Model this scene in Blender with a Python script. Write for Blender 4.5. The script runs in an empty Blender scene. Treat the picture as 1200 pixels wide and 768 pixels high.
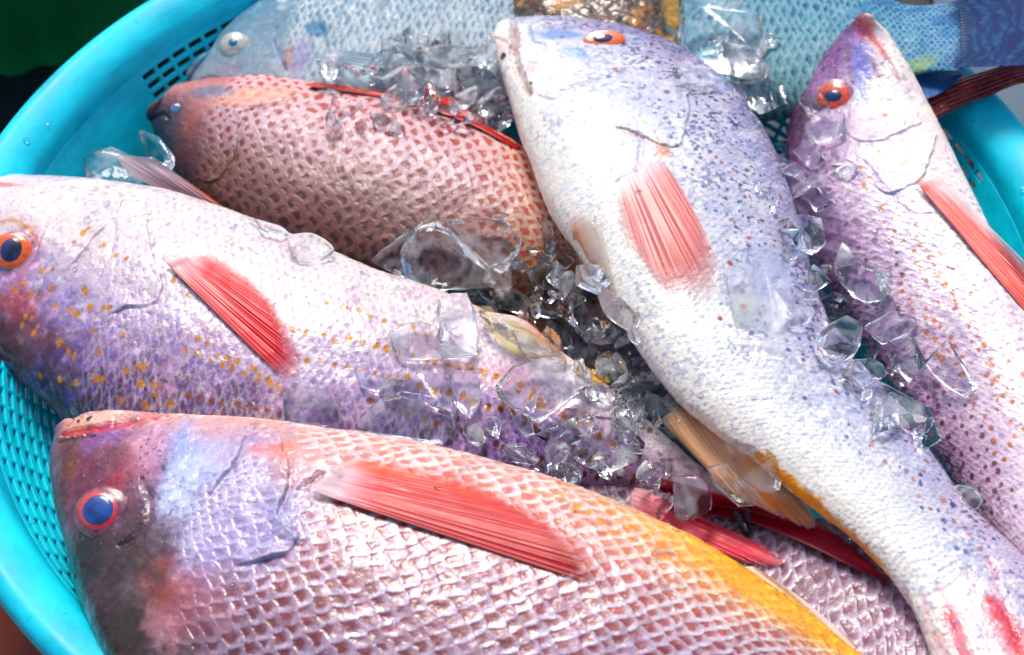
import bpy, math, numpy as np
from mathutils import Vector
from mathutils.bvhtree import BVHTree
sc = bpy.context.scene
COL = sc.collection
rng = np.random.default_rng(7)

# ------------------------------------------------------------------ camera
CD, CEL, CTY, CLENS, CTX = 0.80, math.radians(51.73), -0.0428, 56.1, -0.0019
CPOS = np.array([CTX, CTY - CD*math.cos(CEL), CD*math.sin(CEL)])
CF = np.array([0, math.cos(CEL), -math.sin(CEL)])
CU = np.array([0, math.sin(CEL), math.cos(CEL)])
KF = CLENS/36*1200
PX = 0.00043                       # metres per photo pixel near the basket's middle

def project(P):
    d = P - CPOS
    z = d @ CF
    return np.stack([600 + d[..., 0]/z*KF, 384 - (d @ CU)/z*KF], -1)

def rays(p):
    p = np.asarray(p, float)
    d = CF + ((p[..., 0]-600)/KF)[..., None]*np.array([1., 0, 0]) + ((384-p[..., 1])/KF)[..., None]*CU
    return d/np.linalg.norm(d, axis=-1, keepdims=True)

def unproj(p, z):
    d = rays(p)
    return CPOS + d*((np.asarray(z, float)-CPOS[2])/d[..., 2])[..., None]

cam = bpy.data.cameras.new('camera'); camo = bpy.data.objects.new('camera', cam); COL.objects.link(camo)
camo.location = CPOS; camo.rotation_euler = (math.pi/2-CEL, 0, 0)
cam.lens = CLENS; cam.sensor_width = 36; cam.clip_start = .02; cam.clip_end = 50
cam.dof.use_dof = True; cam.dof.focus_distance = .77; cam.dof.aperture_fstop = 9
sc.camera = camo

# ------------------------------------------------------------------ noise
def _h(ix, iy, iz, seed):
    with np.errstate(over='ignore'):
        h = (ix.astype(np.uint32)*np.uint32(374761393) + iy.astype(np.uint32)*np.uint32(668265263)
             + iz.astype(np.uint32)*np.uint32(2147483647) + np.uint32(seed*974634777 & 0xffffffff))
        h ^= h >> np.uint32(13); h *= np.uint32(1274126177); h ^= h >> np.uint32(16)
        h *= np.uint32(2246822519); h ^= h >> np.uint32(13)
    return (h & np.uint32(0xffffff)).astype(np.float32)/float(0xffffff)

def vnoise(P, f, seed=0):
    P = P*f + 517.3 + seed*3.7
    i = np.floor(P); t = (P-i).astype(np.float32); t = t*t*(3-2*t); i = i.astype(np.int64)
    r = 0
    for a in (0, 1):
        wx = t[..., 0] if a else 1-t[..., 0]
        for b in (0, 1):
            wy = t[..., 1] if b else 1-t[..., 1]
            for c in (0, 1):
                wz = t[..., 2] if c else 1-t[..., 2]
                r = r + wx*wy*wz*_h(i[..., 0]+a, i[..., 1]+b, i[..., 2]+c, seed)
    return r*2-1

def fbm(P, f, o=4, seed=0, g=.55):
    r = 0; a = 1; s = 0
    for k in range(o):
        r = r + a*vnoise(P, f*2.03**k, seed+k*11); s += a; a *= g
    return r/s*1.5

def hash1(a, b, seed=0):
    return _h(a.astype(np.int64)+5000, b.astype(np.int64)+5000, np.zeros(a.shape, np.int64), seed)

def sm(x, a, b):
    t = np.clip((x-a)/(b-a), 0, 1); return t*t*(3-2*t)

def mixc(c, d, k):
    return c*(1-k[..., None]) + np.asarray(d, float)*k[..., None]

def ease(xs, ys, x):
    """smooth piecewise interpolation through columns of ys"""
    ys = np.asarray(ys, float)
    if ys.ndim == 1: return np.interp(x, xs, ys)
    return np.stack([np.interp(x, xs, ys[:, k]) for k in range(ys.shape[1])], -1)

def catmull(P, n, per=None):
    P = np.asarray(P, float)
    d = np.sqrt(np.maximum(np.linalg.norm(np.diff(P, axis=0), axis=1), 1e-9))
    t = np.concatenate([[0], np.cumsum(d)])
    # finite-difference tangents, non-uniform
    m = np.empty_like(P)
    m[1:-1] = ((P[1:-1]-P[:-2])/d[:-1, None]*d[1:, None] + (P[2:]-P[1:-1])/d[1:, None]*d[:-1, None])/(d[:-1]+d[1:])[:, None]
    m[0] = (P[1]-P[0])/d[0]; m[-1] = (P[-1]-P[-2])/d[-1]
    tt = np.linspace(0, t[-1], n*8)
    k = np.clip(np.searchsorted(t, tt, 'right')-1, 0, len(P)-2)
    h = d[k]; u = ((tt-t[k])/h)[:, None]; h = h[:, None]
    Q = (2*u**3-3*u**2+1)*P[k] + (u**3-2*u**2+u)*h*m[k] + (-2*u**3+3*u**2)*P[k+1] + (u**3-u**2)*h*m[k+1]
    c = np.concatenate([[0], np.cumsum(np.linalg.norm(np.diff(Q, axis=0), axis=1))])
    x = np.linspace(0, c[-1], n)
    return np.stack([np.interp(x, c, Q[:, j]) for j in range(Q.shape[1])], 1)

# ------------------------------------------------------------------ objects
def mesh_obj(name, V, F, mat, parent=None, col=None, smooth=True, attrs=None):
    """F: (n,4) or (n,3) int array or list of such arrays"""
    me = bpy.data.meshes.new(name)
    Fs = F if isinstance(F, list) else [F]
    V = np.asarray(V, np.float32).reshape(-1, 3)
    loops = np.concatenate([f.ravel() for f in Fs]).astype(np.int32)
    tot = np.concatenate([np.full(len(f), f.shape[1], np.int32) for f in Fs])
    st = np.concatenate([[0], np.cumsum(tot)[:-1]]).astype(np.int32)
    me.vertices.add(len(V)); me.vertices.foreach_set('co', V.ravel())
    me.loops.add(len(loops)); me.loops.foreach_set('vertex_index', loops)
    me.polygons.add(len(tot)); me.polygons.foreach_set('loop_start', st); me.polygons.foreach_set('loop_total', tot)
    me.update(calc_edges=True); me.validate()
    me.polygons.foreach_set('use_smooth', np.full(len(me.polygons), smooth))
    if col is not None:
        c = np.ones((len(V), 4), np.float32); col = np.asarray(col)
        c[:, :col.shape[-1]] = col.reshape(len(V), -1)
        a = me.color_attributes.new('Col', 'FLOAT_COLOR', 'POINT'); a.data.foreach_set('color', c.ravel())
    for k, v in (attrs or {}).items():
        a = me.attributes.new(k, 'FLOAT', 'POINT'); a.data.foreach_set('value', np.asarray(v, np.float32).ravel())
    me.materials.append(mat)
    o = bpy.data.objects.new(name, me); COL.objects.link(o)
    if parent: attach(o, parent)
    return o

def attach(o, parent):
    o.parent = parent
    if parent.type == 'EMPTY' or True:
        bpy.context.view_layer.update()
        o.matrix_parent_inverse = parent.matrix_world.inverted()

def thing(name, label, cat, loc, group=None):
    o = bpy.data.objects.new(name, None); COL.objects.link(o); o.location = [float(x) for x in loc]
    o.empty_display_size = .01
    tag(o, label, cat, group); return o

def tag(o, label=None, cat=None, group=None, kind=None):
    if label: o['label'] = label
    if cat: o['category'] = cat
    if group: o['group'] = group
    if kind: o['kind'] = kind
    return o

def gridF(m, n, wrap=False):
    i = np.arange(m-1)[:, None]; j = np.arange(n if wrap else n-1)[None]
    j2 = (j+1) % n
    return np.stack([i*n+j, (i+1)*n+j, (i+1)*n+j2, i*n+j2], -1).reshape(-1, 4)

# ------------------------------------------------------------------ materials
def nm(name):
    m = bpy.data.materials.new(name); m.use_nodes = True
    nt = m.node_tree; b = nt.nodes['Principled BSDF']
    return m, nt, b, nt.nodes.new, nt.links.new

def mat_fish(name, rough=.34, bump=.25, coat=.35, sss=.0, spec=.5):
    m, nt, b, N, L = nm(name)
    at = N('ShaderNodeAttribute'); at.attribute_name = 'Col'
    tc = N('ShaderNodeTexCoord')
    n1 = N('ShaderNodeTexNoise'); n1.inputs['Scale'].default_value = 900; n1.inputs['Detail'].default_value = 4
    L(tc.outputs['Object'], n1.inputs['Vector'])
    mr = N('ShaderNodeMapRange'); mr.inputs[1].default_value = .3; mr.inputs[2].default_value = .7
    mr.inputs[3].default_value = .82; mr.inputs[4].default_value = 1.14
    L(n1.outputs['Fac'], mr.inputs[0])
    mx = N('ShaderNodeVectorMath'); mx.operation = 'SCALE'
    L(at.outputs['Color'], mx.inputs[0]); L(mr.outputs[0], mx.inputs['Scale'])
    L(mx.outputs[0], b.inputs['Base Color'])
    n2 = N('ShaderNodeTexNoise'); n2.inputs['Scale'].default_value = 170; n2.inputs['Detail'].default_value = 5
    L(tc.outputs['Object'], n2.inputs['Vector'])
    m2 = N('ShaderNodeMapRange'); m2.inputs[1].default_value = .35; m2.inputs[2].default_value = .65
    m2.inputs[3].default_value = max(.05, rough-.13); m2.inputs[4].default_value = rough+.13
    L(n2.outputs['Fac'], m2.inputs[0]); L(m2.outputs[0], b.inputs['Roughness'])
    b.inputs['Specular IOR Level'].default_value = spec
    b.inputs['Coat Weight'].default_value = coat; b.inputs['Coat Roughness'].default_value = .12
    if sss:
        b.inputs['Subsurface Weight'].default_value = sss; b.inputs['Subsurface Radius'].default_value = (.004, .002, .0015)
        b.inputs['Subsurface Scale'].default_value = 1
    bp = N('ShaderNodeBump'); bp.inputs['Strength'].default_value = bump; bp.inputs['Distance'].default_value = .0006
    L(n1.outputs['Fac'], bp.inputs['Height']); L(bp.outputs[0], b.inputs['Normal'])
    b2 = N('ShaderNodeBump'); b2.inputs['Strength'].default_value = .35; b2.inputs['Distance'].default_value = .002
    L(n2.outputs['Fac'], b2.inputs['Height']); L(b2.outputs[0], b.inputs['Coat Normal'])
    return m

def mat_fin(name):
    m, nt, b, N, L = nm(name)
    at = N('ShaderNodeAttribute'); at.attribute_name = 'Col'
    al = N('ShaderNodeAttribute'); al.attribute_name = 'alpha'
    L(at.outputs['Color'], b.inputs['Base Color']); L(al.outputs['Fac'], b.inputs['Alpha'])
    b.inputs['Roughness'].default_value = .42; b.inputs['Coat Weight'].default_value = .25
    b.inputs['Coat Roughness'].default_value = .15
    return m

def mat_plain(name, col, rough=.4, spec=.5, coat=0, noise=None, bump=None):
    m, nt, b, N, L = nm(name)
    b.inputs['Base Color'].default_value = (*col, 1); b.inputs['Roughness'].default_value = rough
    b.inputs['Specular IOR Level'].default_value = spec; b.inputs['Coat Weight'].default_value = coat
    b.inputs['Coat Roughness'].default_value = .05
    if noise:
        sc_, c2, lo, hi = noise
        tc = N('ShaderNodeTexCoord'); n1 = N('ShaderNodeTexNoise'); n1.inputs['Scale'].default_value = sc_
        n1.inputs['Detail'].default_value = 6; L(tc.outputs['Object'], n1.inputs['Vector'])
        cr = N('ShaderNodeValToRGB'); cr.color_ramp.elements[0].position = lo; cr.color_ramp.elements[1].position = hi
        cr.color_ramp.elements[0].color = (*col, 1); cr.color_ramp.elements[1].color = (*c2, 1)
        L(n1.outputs['Fac'], cr.inputs[0]); L(cr.outputs[0], b.inputs['Base Color'])
        if bump:
            bp = N('ShaderNodeBump'); bp.inputs['Strength'].default_value = bump[0]; bp.inputs['Distance'].default_value = bump[1]
            L(n1.outputs['Fac'], bp.inputs['Height']); L(bp.outputs[0], b.inputs['Normal'])
    return m

def mat_ice(name, tint=(.95, .975, 1.), rough=.015, mixt=.0, bump=.25, veil=.72):
    m, nt, b, N, L = nm(name)
    b.inputs['Base Color'].default_value = (*tint, 1); b.inputs['Roughness'].default_value = rough
    b.inputs['IOR'].default_value = 1.31; b.inputs['Transmission Weight'].default_value = 1
    tc = N('ShaderNodeTexCoord')
    n1 = N('ShaderNodeTexNoise'); n1.inputs['Scale'].default_value = 60; n1.inputs['Detail'].default_value = 3
    L(tc.outputs['Object'], n1.inputs['Vector'])
    bp = N('ShaderNodeBump'); bp.inputs['Strength'].default_value = bump; bp.inputs['Distance'].default_value = .002
    L(n1.outputs['Fac'], bp.inputs['Height']); L(bp.outputs[0], b.inputs['Normal'])
    # trapped air: white veils through parts of the ice
    n3 = N('ShaderNodeTexNoise'); n3.inputs['Scale'].default_value = 45; n3.inputs['Detail'].default_value = 5; n3.inputs['Distortion'].default_value = 1.5
    L(tc.outputs['Object'], n3.inputs['Vector'])
    mr = N('ShaderNodeMapRange'); mr.inputs[1].default_value = .5; mr.inputs[2].default_value = .75; mr.inputs[3].default_value = 1; mr.inputs[4].default_value = veil
    L(n3.outputs['Fac'], mr.inputs[0]); L(mr.outputs[0], b.inputs['Transmission Weight'])
    if mixt:
        t = N('ShaderNodeBsdfTransparent'); mx = N('ShaderNodeMixShader'); mx.inputs[0].default_value = mixt
        out = nt.nodes['Material Output']
        L(b.outputs[0], mx.inputs[1]); L(t.outputs[0], mx.inputs[2]); L(mx.outputs[0], out.inputs['Surface'])
    return m

CORNEA = mat_ice('cornea_clear', (1, 1, 1), .02, .45, .05, 1.)
# ------------------------------------------------------------------ fish bodies
FINB = []
BVHS = []            # all solid surfaces built so far, for laying fins and ice on them

def add_bvh(V, F):
    BVHS.append(BVHTree.FromPolygons(V.tolist(), F.tolist()))

def cast(p, trees=None):
    """first surface under photo pixel p: (point, normal) or (None, None)"""
    d = Vector(rays(np.asarray(p, float)).tolist()); o = Vector(CPOS.tolist()); best = None
    for t in (trees or BVHS):
        h = t.ray_cast(o, d)
        if h[0] is not None and (best is None or h[3] < best[3]): best = h
    if best is None: return None, None
    n = best[1]
    if n.dot(d) > 0: n = -n
    return np.array(best[0]), np.array(n)

def scale_field(a, b, r=.95, jit=.13, p=2., rb=1.25, shear=0.):
    """quincunx of overlapping scales; a along the body in pitches, b across in half-rows.
    returns u (0 = emerging root, 1 = free edge), lateral w (-1..1), id"""
    bestc = np.full(a.shape, 1e9); U = np.zeros(a.shape); W = np.zeros(a.shape); ID = np.zeros(a.shape)
    j0 = np.floor(b).astype(int)
    for dj in (-1, 0, 1, 2):
        j = j0+dj
        off = (j % 2)*.5
        i0 = np.floor(a-off).astype(int)
        for di in (-1, 0, 1, 2):
            i = i0-di+1
            hj = hash1(i, j, 3)
            ca = i+off + (hj-.5)*jit*2; cb = j + (hash1(i, j, 9)-.5)*jit*2
            da = (a-ca-shear*(b-cb))/r; db = (b-cb)/rb
            d = (np.abs(da)**p+np.abs(db)**p)**(1/p)
            ok = (d < 1) & (ca < bestc)
            bestc = np.where(ok, ca, bestc); U = np.where(ok, d*np.sign(da+.35), U)
            W = np.where(ok, db, W); ID = np.where(ok, hj, ID)
    return U, W, ID

def body(name, root, mat, T, B, zT, zB, thick, paint, ns=700, nt=330, cap0=0, cap1=0, thk=None, n_under=36, shrink=True, tint=(1.05, 1.02, .93)):
    """T, B: traced edges (photo px) of the fish lying on its side; returns dict with the surface fields"""
    T = np.asarray(T, float); B = np.asarray(B, float); m = len(T)
    z1 = np.broadcast_to(np.asarray(zT, float), (m,)) if np.ndim(zT) == 0 else np.interp(np.linspace(0, 1, m), np.linspace(0, 1, len(zT)), zT)
    z2 = np.broadcast_to(np.asarray(zB, float), (m,)) if np.ndim(zB) == 0 else np.interp(np.linspace(0, 1, m), np.linspace(0, 1, len(zB)), zB)
    TW = unproj(T, z1); BW = unproj(B, z2)
    def capst(P, Q, P2, Q2, L):
        c = (P+Q)/2; c2 = (P2+Q2)/2; dr = c-c2; dr /= np.linalg.norm(dr); h = (P-Q)/2; o = []
        for ph in (4, 12, 24, 38, 54, 72):
            f = math.radians(ph); cc = c + dr*L*math.cos(f)
            o.append(np.concatenate([cc+h*math.sin(f), cc-h*math.sin(f)]))
        return o
    S = [np.concatenate([t, b]) for t, b in zip(TW, BW)]
    if cap0: S = capst(TW[0], BW[0], TW[1], BW[1], cap0*PX) + S
    if cap1: S = S + capst(TW[-1], BW[-1], TW[-2], BW[-2], cap1*PX)[::-1]
    Q = catmull(np.array(S), ns); Tq, Bq = Q[:, :3], Q[:, 3:]
    C = (Tq+Bq)/2; H = (Tq-Bq)/2
    tan = np.gradient(C, axis=0)
    # smooth the section normals
    N = np.cross(tan, H); N *= np.sign(N[:, 2:3]+1e-12); N /= np.linalg.norm(N, axis=1, keepdims=True)+1e-12
    k = np.ones(41)/41
    N = np.stack([np.convolve(np.pad(N[:, i], 20, 'edge'), k, 'valid') for i in range(3)], 1)
    N /= np.linalg.norm(N, axis=1, keepdims=True)
    hw = np.linalg.norm(H, axis=1)
    s = np.linspace(0, 1, ns)
    tk = thick*(np.interp(s, *thk) if thk else 1)
    th = hw*tk
    if shrink:
        c0 = project(C); hp = project(C+H)-c0; npx = project(C+N*th[:, None])-c0
        hl = np.linalg.norm(hp, axis=1)+1e-9
        e = (npx*hp).sum(1)/hl/hl
        H = H*np.sqrt(np.clip(1-e*e, .6, 1))[:, None]
    t_top = np.linspace(-.25, math.pi+.25, nt)
    t_und = np.linspace(math.pi+.25, 2*math.pi-.25, n_under+2)[1:-1]
    th_a = np.concatenate([t_top, t_und]); n = len(th_a)
    cs, sn = np.cos(th_a), np.sin(th_a)
    f = np.sign(sn)*np.abs(sn)**.88
    P = C[:, None]+H[:, None]*cs[None, :, None]+N[:, None]*(th[:, None]*f[None])[..., None]
    # lateral arc coordinate over the top
    top = slice(0, nt)
    arc = np.concatenate([np.zeros((ns, 1)), np.cumsum(np.linalg.norm(np.diff(P[:, top], axis=1), axis=2), axis=1)], 1)
    v = 1-2*arc/np.maximum(arc[:, -1:], 1e-9)
    v = np.concatenate([v, np.broadcast_to(np.linspace(-1, 1, len(t_und)+2)[1:-1], (ns, len(t_und)))], 1)
    X = np.concatenate([[0], np.cumsum(np.linalg.norm(np.diff(C, axis=0), axis=1))])
    wid = arc[:, -1]
    G = dict(P=P, s=np.broadcast_to(s[:, None], v.shape), v=v, X=np.broadcast_to(X[:, None], v.shape), L=X[-1],
             wid=np.broadcast_to(wid[:, None], v.shape), ns=ns, n=n, nt=nt, hw=hw)
    Ptop = P[::3, 8:nt-8:3]; pp = project(Ptop).reshape(-1, 2); PT = Ptop.reshape(-1, 3)
    G['vs'] = v[::3, 8:nt-8:3].ravel(); G['ss'] = G['s'][::3, 8:nt-8:3].ravel(); G['Xs'] = G['X'][::3, 8:nt-8:3].ravel()
    def inv(q, full=False):
        i = np.argmin(((pp-np.asarray(q, float))**2).sum(1))
        return (PT[i], G['ss'][i], G['vs'][i], G['Xs'][i]) if full else PT[i]
    G['inv'] = inv
    col, dsp = paint(G); col = np.clip(vivid(col)*np.array(tint), 0, 1)
    du = np.gradient(P, axis=0); dv = np.roll(P, -1, 1)-np.roll(P, 1, 1)
    nn = np.cross(dv, du); nn /= np.linalg.norm(nn, axis=2, keepdims=True)+1e-12
    out = np.sign(((P-C[:, None])*nn).sum(2, keepdims=True)); nn *= np.where(out == 0, 1, out)
    dsp = dsp + .0011*fbm(P, 26, 2, 71)*sm(hw, .01, .03)[:, None]
    fade = sm(np.minimum(s, 1-s), 0, .012)[:, None]
    P = P + nn*(dsp*fade)[..., None]
    F = gridF(ns, n, True)
    capA = np.arange(n)[None]; capB = (np.arange(n)+(ns-1)*n)[None, ::-1]
    o = mesh_obj('body', P.reshape(-1, 3), [F, capA, capB], mat, root, col.reshape(-1, 3))
    G['P'] = P
    # coarse tree
    Pc = P[::4, ::4]; a, b_ = Pc.shape[:2]
    add_bvh(Pc.reshape(-1, 3), gridF(a, b_, True)); G['tree'] = BVHS[-1]
    G['obj'] = o
    return G

def vivid(c, s=1.42, g=1.2):
    l = (c@np.array([.3, .59, .11]))[..., None]
    return np.clip(l+(c-l)*s, .002, 1)**g*.88

def plate(G, pts, h, w=10, seed=1):
    """bony gill plate: (raised height, shadow-line mask) with a free rear edge; pts traced, first part the rear edge"""
    P = G['P']; L = np.array([G['inv'](q) for q in pts]); Q = catmull(np.vstack([L, L[:1]]), 60)[:-1]
    bb0, bb1 = Q.min(0)-.006, Q.max(0)+.006
    m = ((P[..., :2] > bb0[:2]) & (P[..., :2] < bb1[:2])).all(-1) & (np.abs(G['v']) < .995)
    A = P[m]+.0009*np.stack([vnoise(P[m], 260, seed), vnoise(P[m], 260, seed+1), 0*P[m][:, 0]], -1); x, y = A[:, 0], A[:, 1]; ins = np.zeros(len(A), bool); dm = np.full(len(A), 9.)
    for i in range(len(Q)):
        a, b = Q[i, :2], Q[(i+1) % len(Q), :2]
        c = ((a[1] > y) != (b[1] > y)) & (x < (b[0]-a[0])*(y-a[1])/(b[1]-a[1]+1e-15)+a[0]); ins ^= c
        ab = b-a; t = np.clip(((A[:, :2]-a)@ab)/((ab@ab)+1e-15), 0, 1); dm = np.minimum(dm, np.linalg.norm(A[:, :2]-a-t[:, None]*ab, axis=1))
    H = np.zeros(P.shape[:2]); K = np.zeros(P.shape[:2])
    # fade out towards the head, where the plate has no free edge
    r = np.linalg.norm(A-L[:max(3, len(L)*2//3)].mean(0), axis=1)
    R = np.max(np.linalg.norm(L[:max(3, len(L)*2//3)]-L[:max(3, len(L)*2//3)].mean(0), axis=1)); tail = L[max(3, len(L)*2//3):]
    dh = np.min([np.linalg.norm(A-t_, axis=1) for t_ in tail], 0) if len(tail) else r*0+9
    fr = sm(dh, .012, .026)
    H[m] = np.where(ins, sm(dm, 0, .0007)*np.exp(-dm/(w*PX))*h, 0)*fr
    K[m] = np.where(ins, 0, .7*np.exp(-(dm/.0012)**2)+.3*np.exp(-(dm/.004)**2))*fr
    wv = np.clip(.55+.9*fbm(P[m], 90, 3, seed+9), 0, 1); H[m] *= .4+.6*wv; K[m] *= wv
    H[m] -= np.where(ins, 0, np.exp(-(dm/.0018)**2)*h*.28)*fr*wv
    return H, K

# ---- paint helpers: every mark lives at its own place on the body surface
ASP = 1/math.sin(CEL)
def near_patch(G, q, rx, ry, ang=0, rag=.35, seed=1, soft=.5, f=1):
    """mask of a ragged elliptical mark, radii in photo px (converted to metres on the fish)"""
    c = G['inv'](q); d = G['P']-c
    dx = d[..., 0]/PX; dy = np.sqrt(d[..., 1]**2+d[..., 2]**2)*np.sign(d[..., 1])/PX/1.2
    dx, dy = dx, -dy
    ca, sa = math.cos(ang), math.sin(ang)
    u = (dx*ca+dy*sa)/rx; w = (-dx*sa+dy*ca)/ry
    r = np.sqrt(u*u+w*w)
    if rag: r = r + rag*fbm(G['P'], f*2.2/(max(rx, ry)*PX), 4, seed)
    return 1-sm(r, 1-soft, 1+soft)

def near_line(G, pts, w, rag=.3, seed=2, taper=True):
    """mask along a traced line, half width w px"""
    P = G['P']; L = [G['inv'](q) for q in catmull(np.array(pts, float), max(6, 3*len(pts)))] if len(pts) > 2 else [G['inv'](q) for q in pts]
    bb = np.array(L); lo, hi = bb.min(0)-w*PX*4-.004, bb.max(0)+w*PX*4+.004
    m = ((P > lo) & (P < hi)).all(-1)
    D = np.full(P.shape[:2], 9.); Tm = np.zeros(P.shape[:2])
    if not m.any(): return D*0
    Q = P[m]; dmin = np.full(len(Q), 9.); tm = np.zeros(len(Q)); n = len(L)-1
    for i in range(n):
        a, b = L[i], L[i+1]; ab = b-a; l2 = (ab@ab)+1e-12
        t = np.clip(((Q-a)@ab)/l2, 0, 1); d = np.linalg.norm(Q-a-t[:, None]*ab, axis=1)
        k = d < dmin; dmin = np.where(k, d, dmin); tm = np.where(k, (i+t)/n, tm)
    D[m] = dmin; Tm[m] = tm
    ww = w*PX*(1+rag*fbm(P, 400, 2, seed))
    if taper: ww = ww*(.35+.65*np.sqrt(np.clip(4*Tm*(1-Tm), 0, 1)))
    return 1-sm(D/np.maximum(ww, 1e-6), .45, 1.15)

def dots(G, lst, col, C, r0=3.2, seed=5, bump=None, k=.95):
    P = G['P']
    for i, q in enumerate(lst):
        r = (q[2] if len(q) > 2 else r0)*PX; c = G['inv'](q[:2])
        m = (np.abs(P-c) < r*2.2).all(-1)
        if not m.any(): continue
        Q = P[m]; d = np.linalg.norm((Q-c)*np.array([1, .85, .85]), axis=1)/r + .3*vnoise(Q, .9/r, seed+i)
        a = k*(1-sm(d, .6, 1.15))
        C[m] = C[m]*(1-a[:, None])+np.asarray(col)*a[:, None]
    return C

def row(p, q, n, r=3.2, jit=.8, bow=0, seed=0):
    g = np.random.default_rng(seed+int(p[0])); p = np.array(p, float); q = np.array(q, float)
    nrm = np.array([-(q-p)[1], (q-p)[0]]); nrm /= np.linalg.norm(nrm); o = []
    for t in np.linspace(0, 1, n):
        a = p+(q-p)*t+nrm*bow*4*t*(1-t)+g.normal(size=2)*jit
        o.append((a[0], a[1], r*1.02*g.uniform(.75, 1.1)))
    return o

def scale_coords(G, pitch_px, rows, k=.6, bend=0, grow=1.):
    """a: along in pitches (pitch shrinks with the body), b: across in half rows"""
    w = G['wid'][:, 0]; wm = w.max(); X = G['X'][:, 0]
    p = pitch_px*PX*(np.maximum(w, .12*wm)/wm)**k
    a = np.concatenate([[0], np.cumsum(np.diff(X)/((p[1:]+p[:-1])/2))])
    A = np.broadcast_to(a[:, None], G['v'].shape) + bend*G['v']**2 + .3*fbm(G['P'], 70, 3, 77)
    Bc = G['v']*rows + .3*fbm(G['P'], 70, 3, 78)
    return A, Bc

# ------------------------------------------------------------------ fins
def fin(name, root, mat, base, tip, colf, nr=16, nu=90, nw=110, lift=(.0006, .0022), thick=.0007, ray=.00035, trees=None,
        z=None, wave=.0006, seed=1, ragged=.03, alphaf=None):
    """fin spread from a base line to a tip line (photo px), laid over what is already built"""
    b = catmull(np.array(base, float), nu); t = catmull(np.array(tip, float), nu)
    w = np.linspace(0, 1, nw); u = np.linspace(0, 1, nu)
    g = np.random.default_rng(seed)
    rg = 1-ragged*np.interp(u*nr*2, np.arange(nr*2+2), g.uniform(0, 1, nr*2+2))
    pxg = b[:, None]+(t-b)[:, None]*(w[None]*rg[:, None])[..., None]
    # depth along the camera ray on a coarse grid, then smoothed
    cu, cw = 12, 12
    iu = np.linspace(0, nu-1, cu).astype(int); iw = np.linspace(0, nw-1, cw).astype(int)
    Z = np.full((cu, cw), np.nan)
    for a, i in enumerate(iu):
        for c, j in enumerate(iw):
            if z is not None:
                zz = z if np.ndim(z) == 0 else z[0]+(z[1]-z[0])*w[j]
                Z[a, c] = np.linalg.norm(unproj(pxg[i, j], zz)-CPOS)
            else:
                h, _ = cast(pxg[i, j], trees)
                if h is not None: Z[a, c] = np.linalg.norm(h-CPOS)
    if np.isnan(Z).any():
        Z = np.where(np.isnan(Z), np.nanmean(Z, axis=0, keepdims=True) if not np.isnan(Z).all(axis=0).any() else np.nanmean(Z), Z)
    if z is None:
        # never sink: local minimum then blur
        Zp = np.pad(Z, 1, 'edge')
        M = np.min([Zp[1+i:1+i+cu, 1+j:1+j+cw] for i in (-1, 0, 1) for j in (-1, 0, 1)], 0)
        Zp = np.pad((M+Z)/2, 1, 'edge'); Z = np.mean([Zp[1+i:1+i+cu, 1+j:1+j+cw] for i in (-1, 0, 1) for j in (-1, 0, 1)], 0)
    R = np.stack([np.interp(np.arange(nu), iu, Z[:, c]) for c in range(cw)], 1)
    R = np.stack([np.interp(np.arange(nw), iw, R[i]) for i in range(nu)], 0)
    U, W = np.meshgrid(u, w, indexing='ij')
    UU = U + .02*fbm(np.stack([U, W*.5, U*0+seed], -1), 5, 2, seed)*(1-W*.3)
    fork = sm(W, .35, .6)
    rayh = (np.cos(UU*nr*2*math.pi)*(1-fork)+np.cos(UU*nr*4*math.pi)*fork)*(.6+.6*vnoise(np.stack([U*nr*.7, W*4, U*0], -1), 1, seed))
    lf = lift[0]+(lift[1]-lift[0])*W + ray*.5*rayh*(.4+.6*W) + wave*np.sin(U*7+W*5+seed)
    P = CPOS + rays(pxg)*(R-lf)[..., None]
    blot = .12*fbm(np.stack([U*2, W*2, U*0+seed], -1), 3, 4, seed+3)
    col = np.clip(vivid(colf(U, W, rayh*.32), 1.25, 1.1)*(1+blot)[..., None], 0, 1); al = (alphaf(U, W, rayh*.4) if alphaf else np.full(U.shape, .96))*(.25+.75*sm(W, 0, .1))
    d = rays(pxg)*thick
    V = np.concatenate([P.reshape(-1, 3), (P+d).reshape(-1, 3)]); F = gridF(nu, nw); nn = nu*nw
    ring = np.concatenate([np.arange(nw), np.arange(1, nu)*nw+nw-1, (nu-1)*nw+np.arange(nw-2, -1, -1), np.arange(nu-2, 0, -1)*nw])
    r2 = np.roll(ring, -1); side = np.stack([ring, r2, r2+nn, ring+nn], 1)
    Pc = P[::4, ::4]; FINB.append(BVHTree.FromPolygons(Pc.reshape(-1, 3).tolist(), gridF(*Pc.shape[:2]).tolist()))
    o = mesh_obj(name, V, [F, F[:, ::-1]+nn, side], mat, root, np.concatenate([col.reshape(-1, 3)]*2),
                 attrs={'alpha': np.concatenate([al.ravel()]*2)})
    return o

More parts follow.
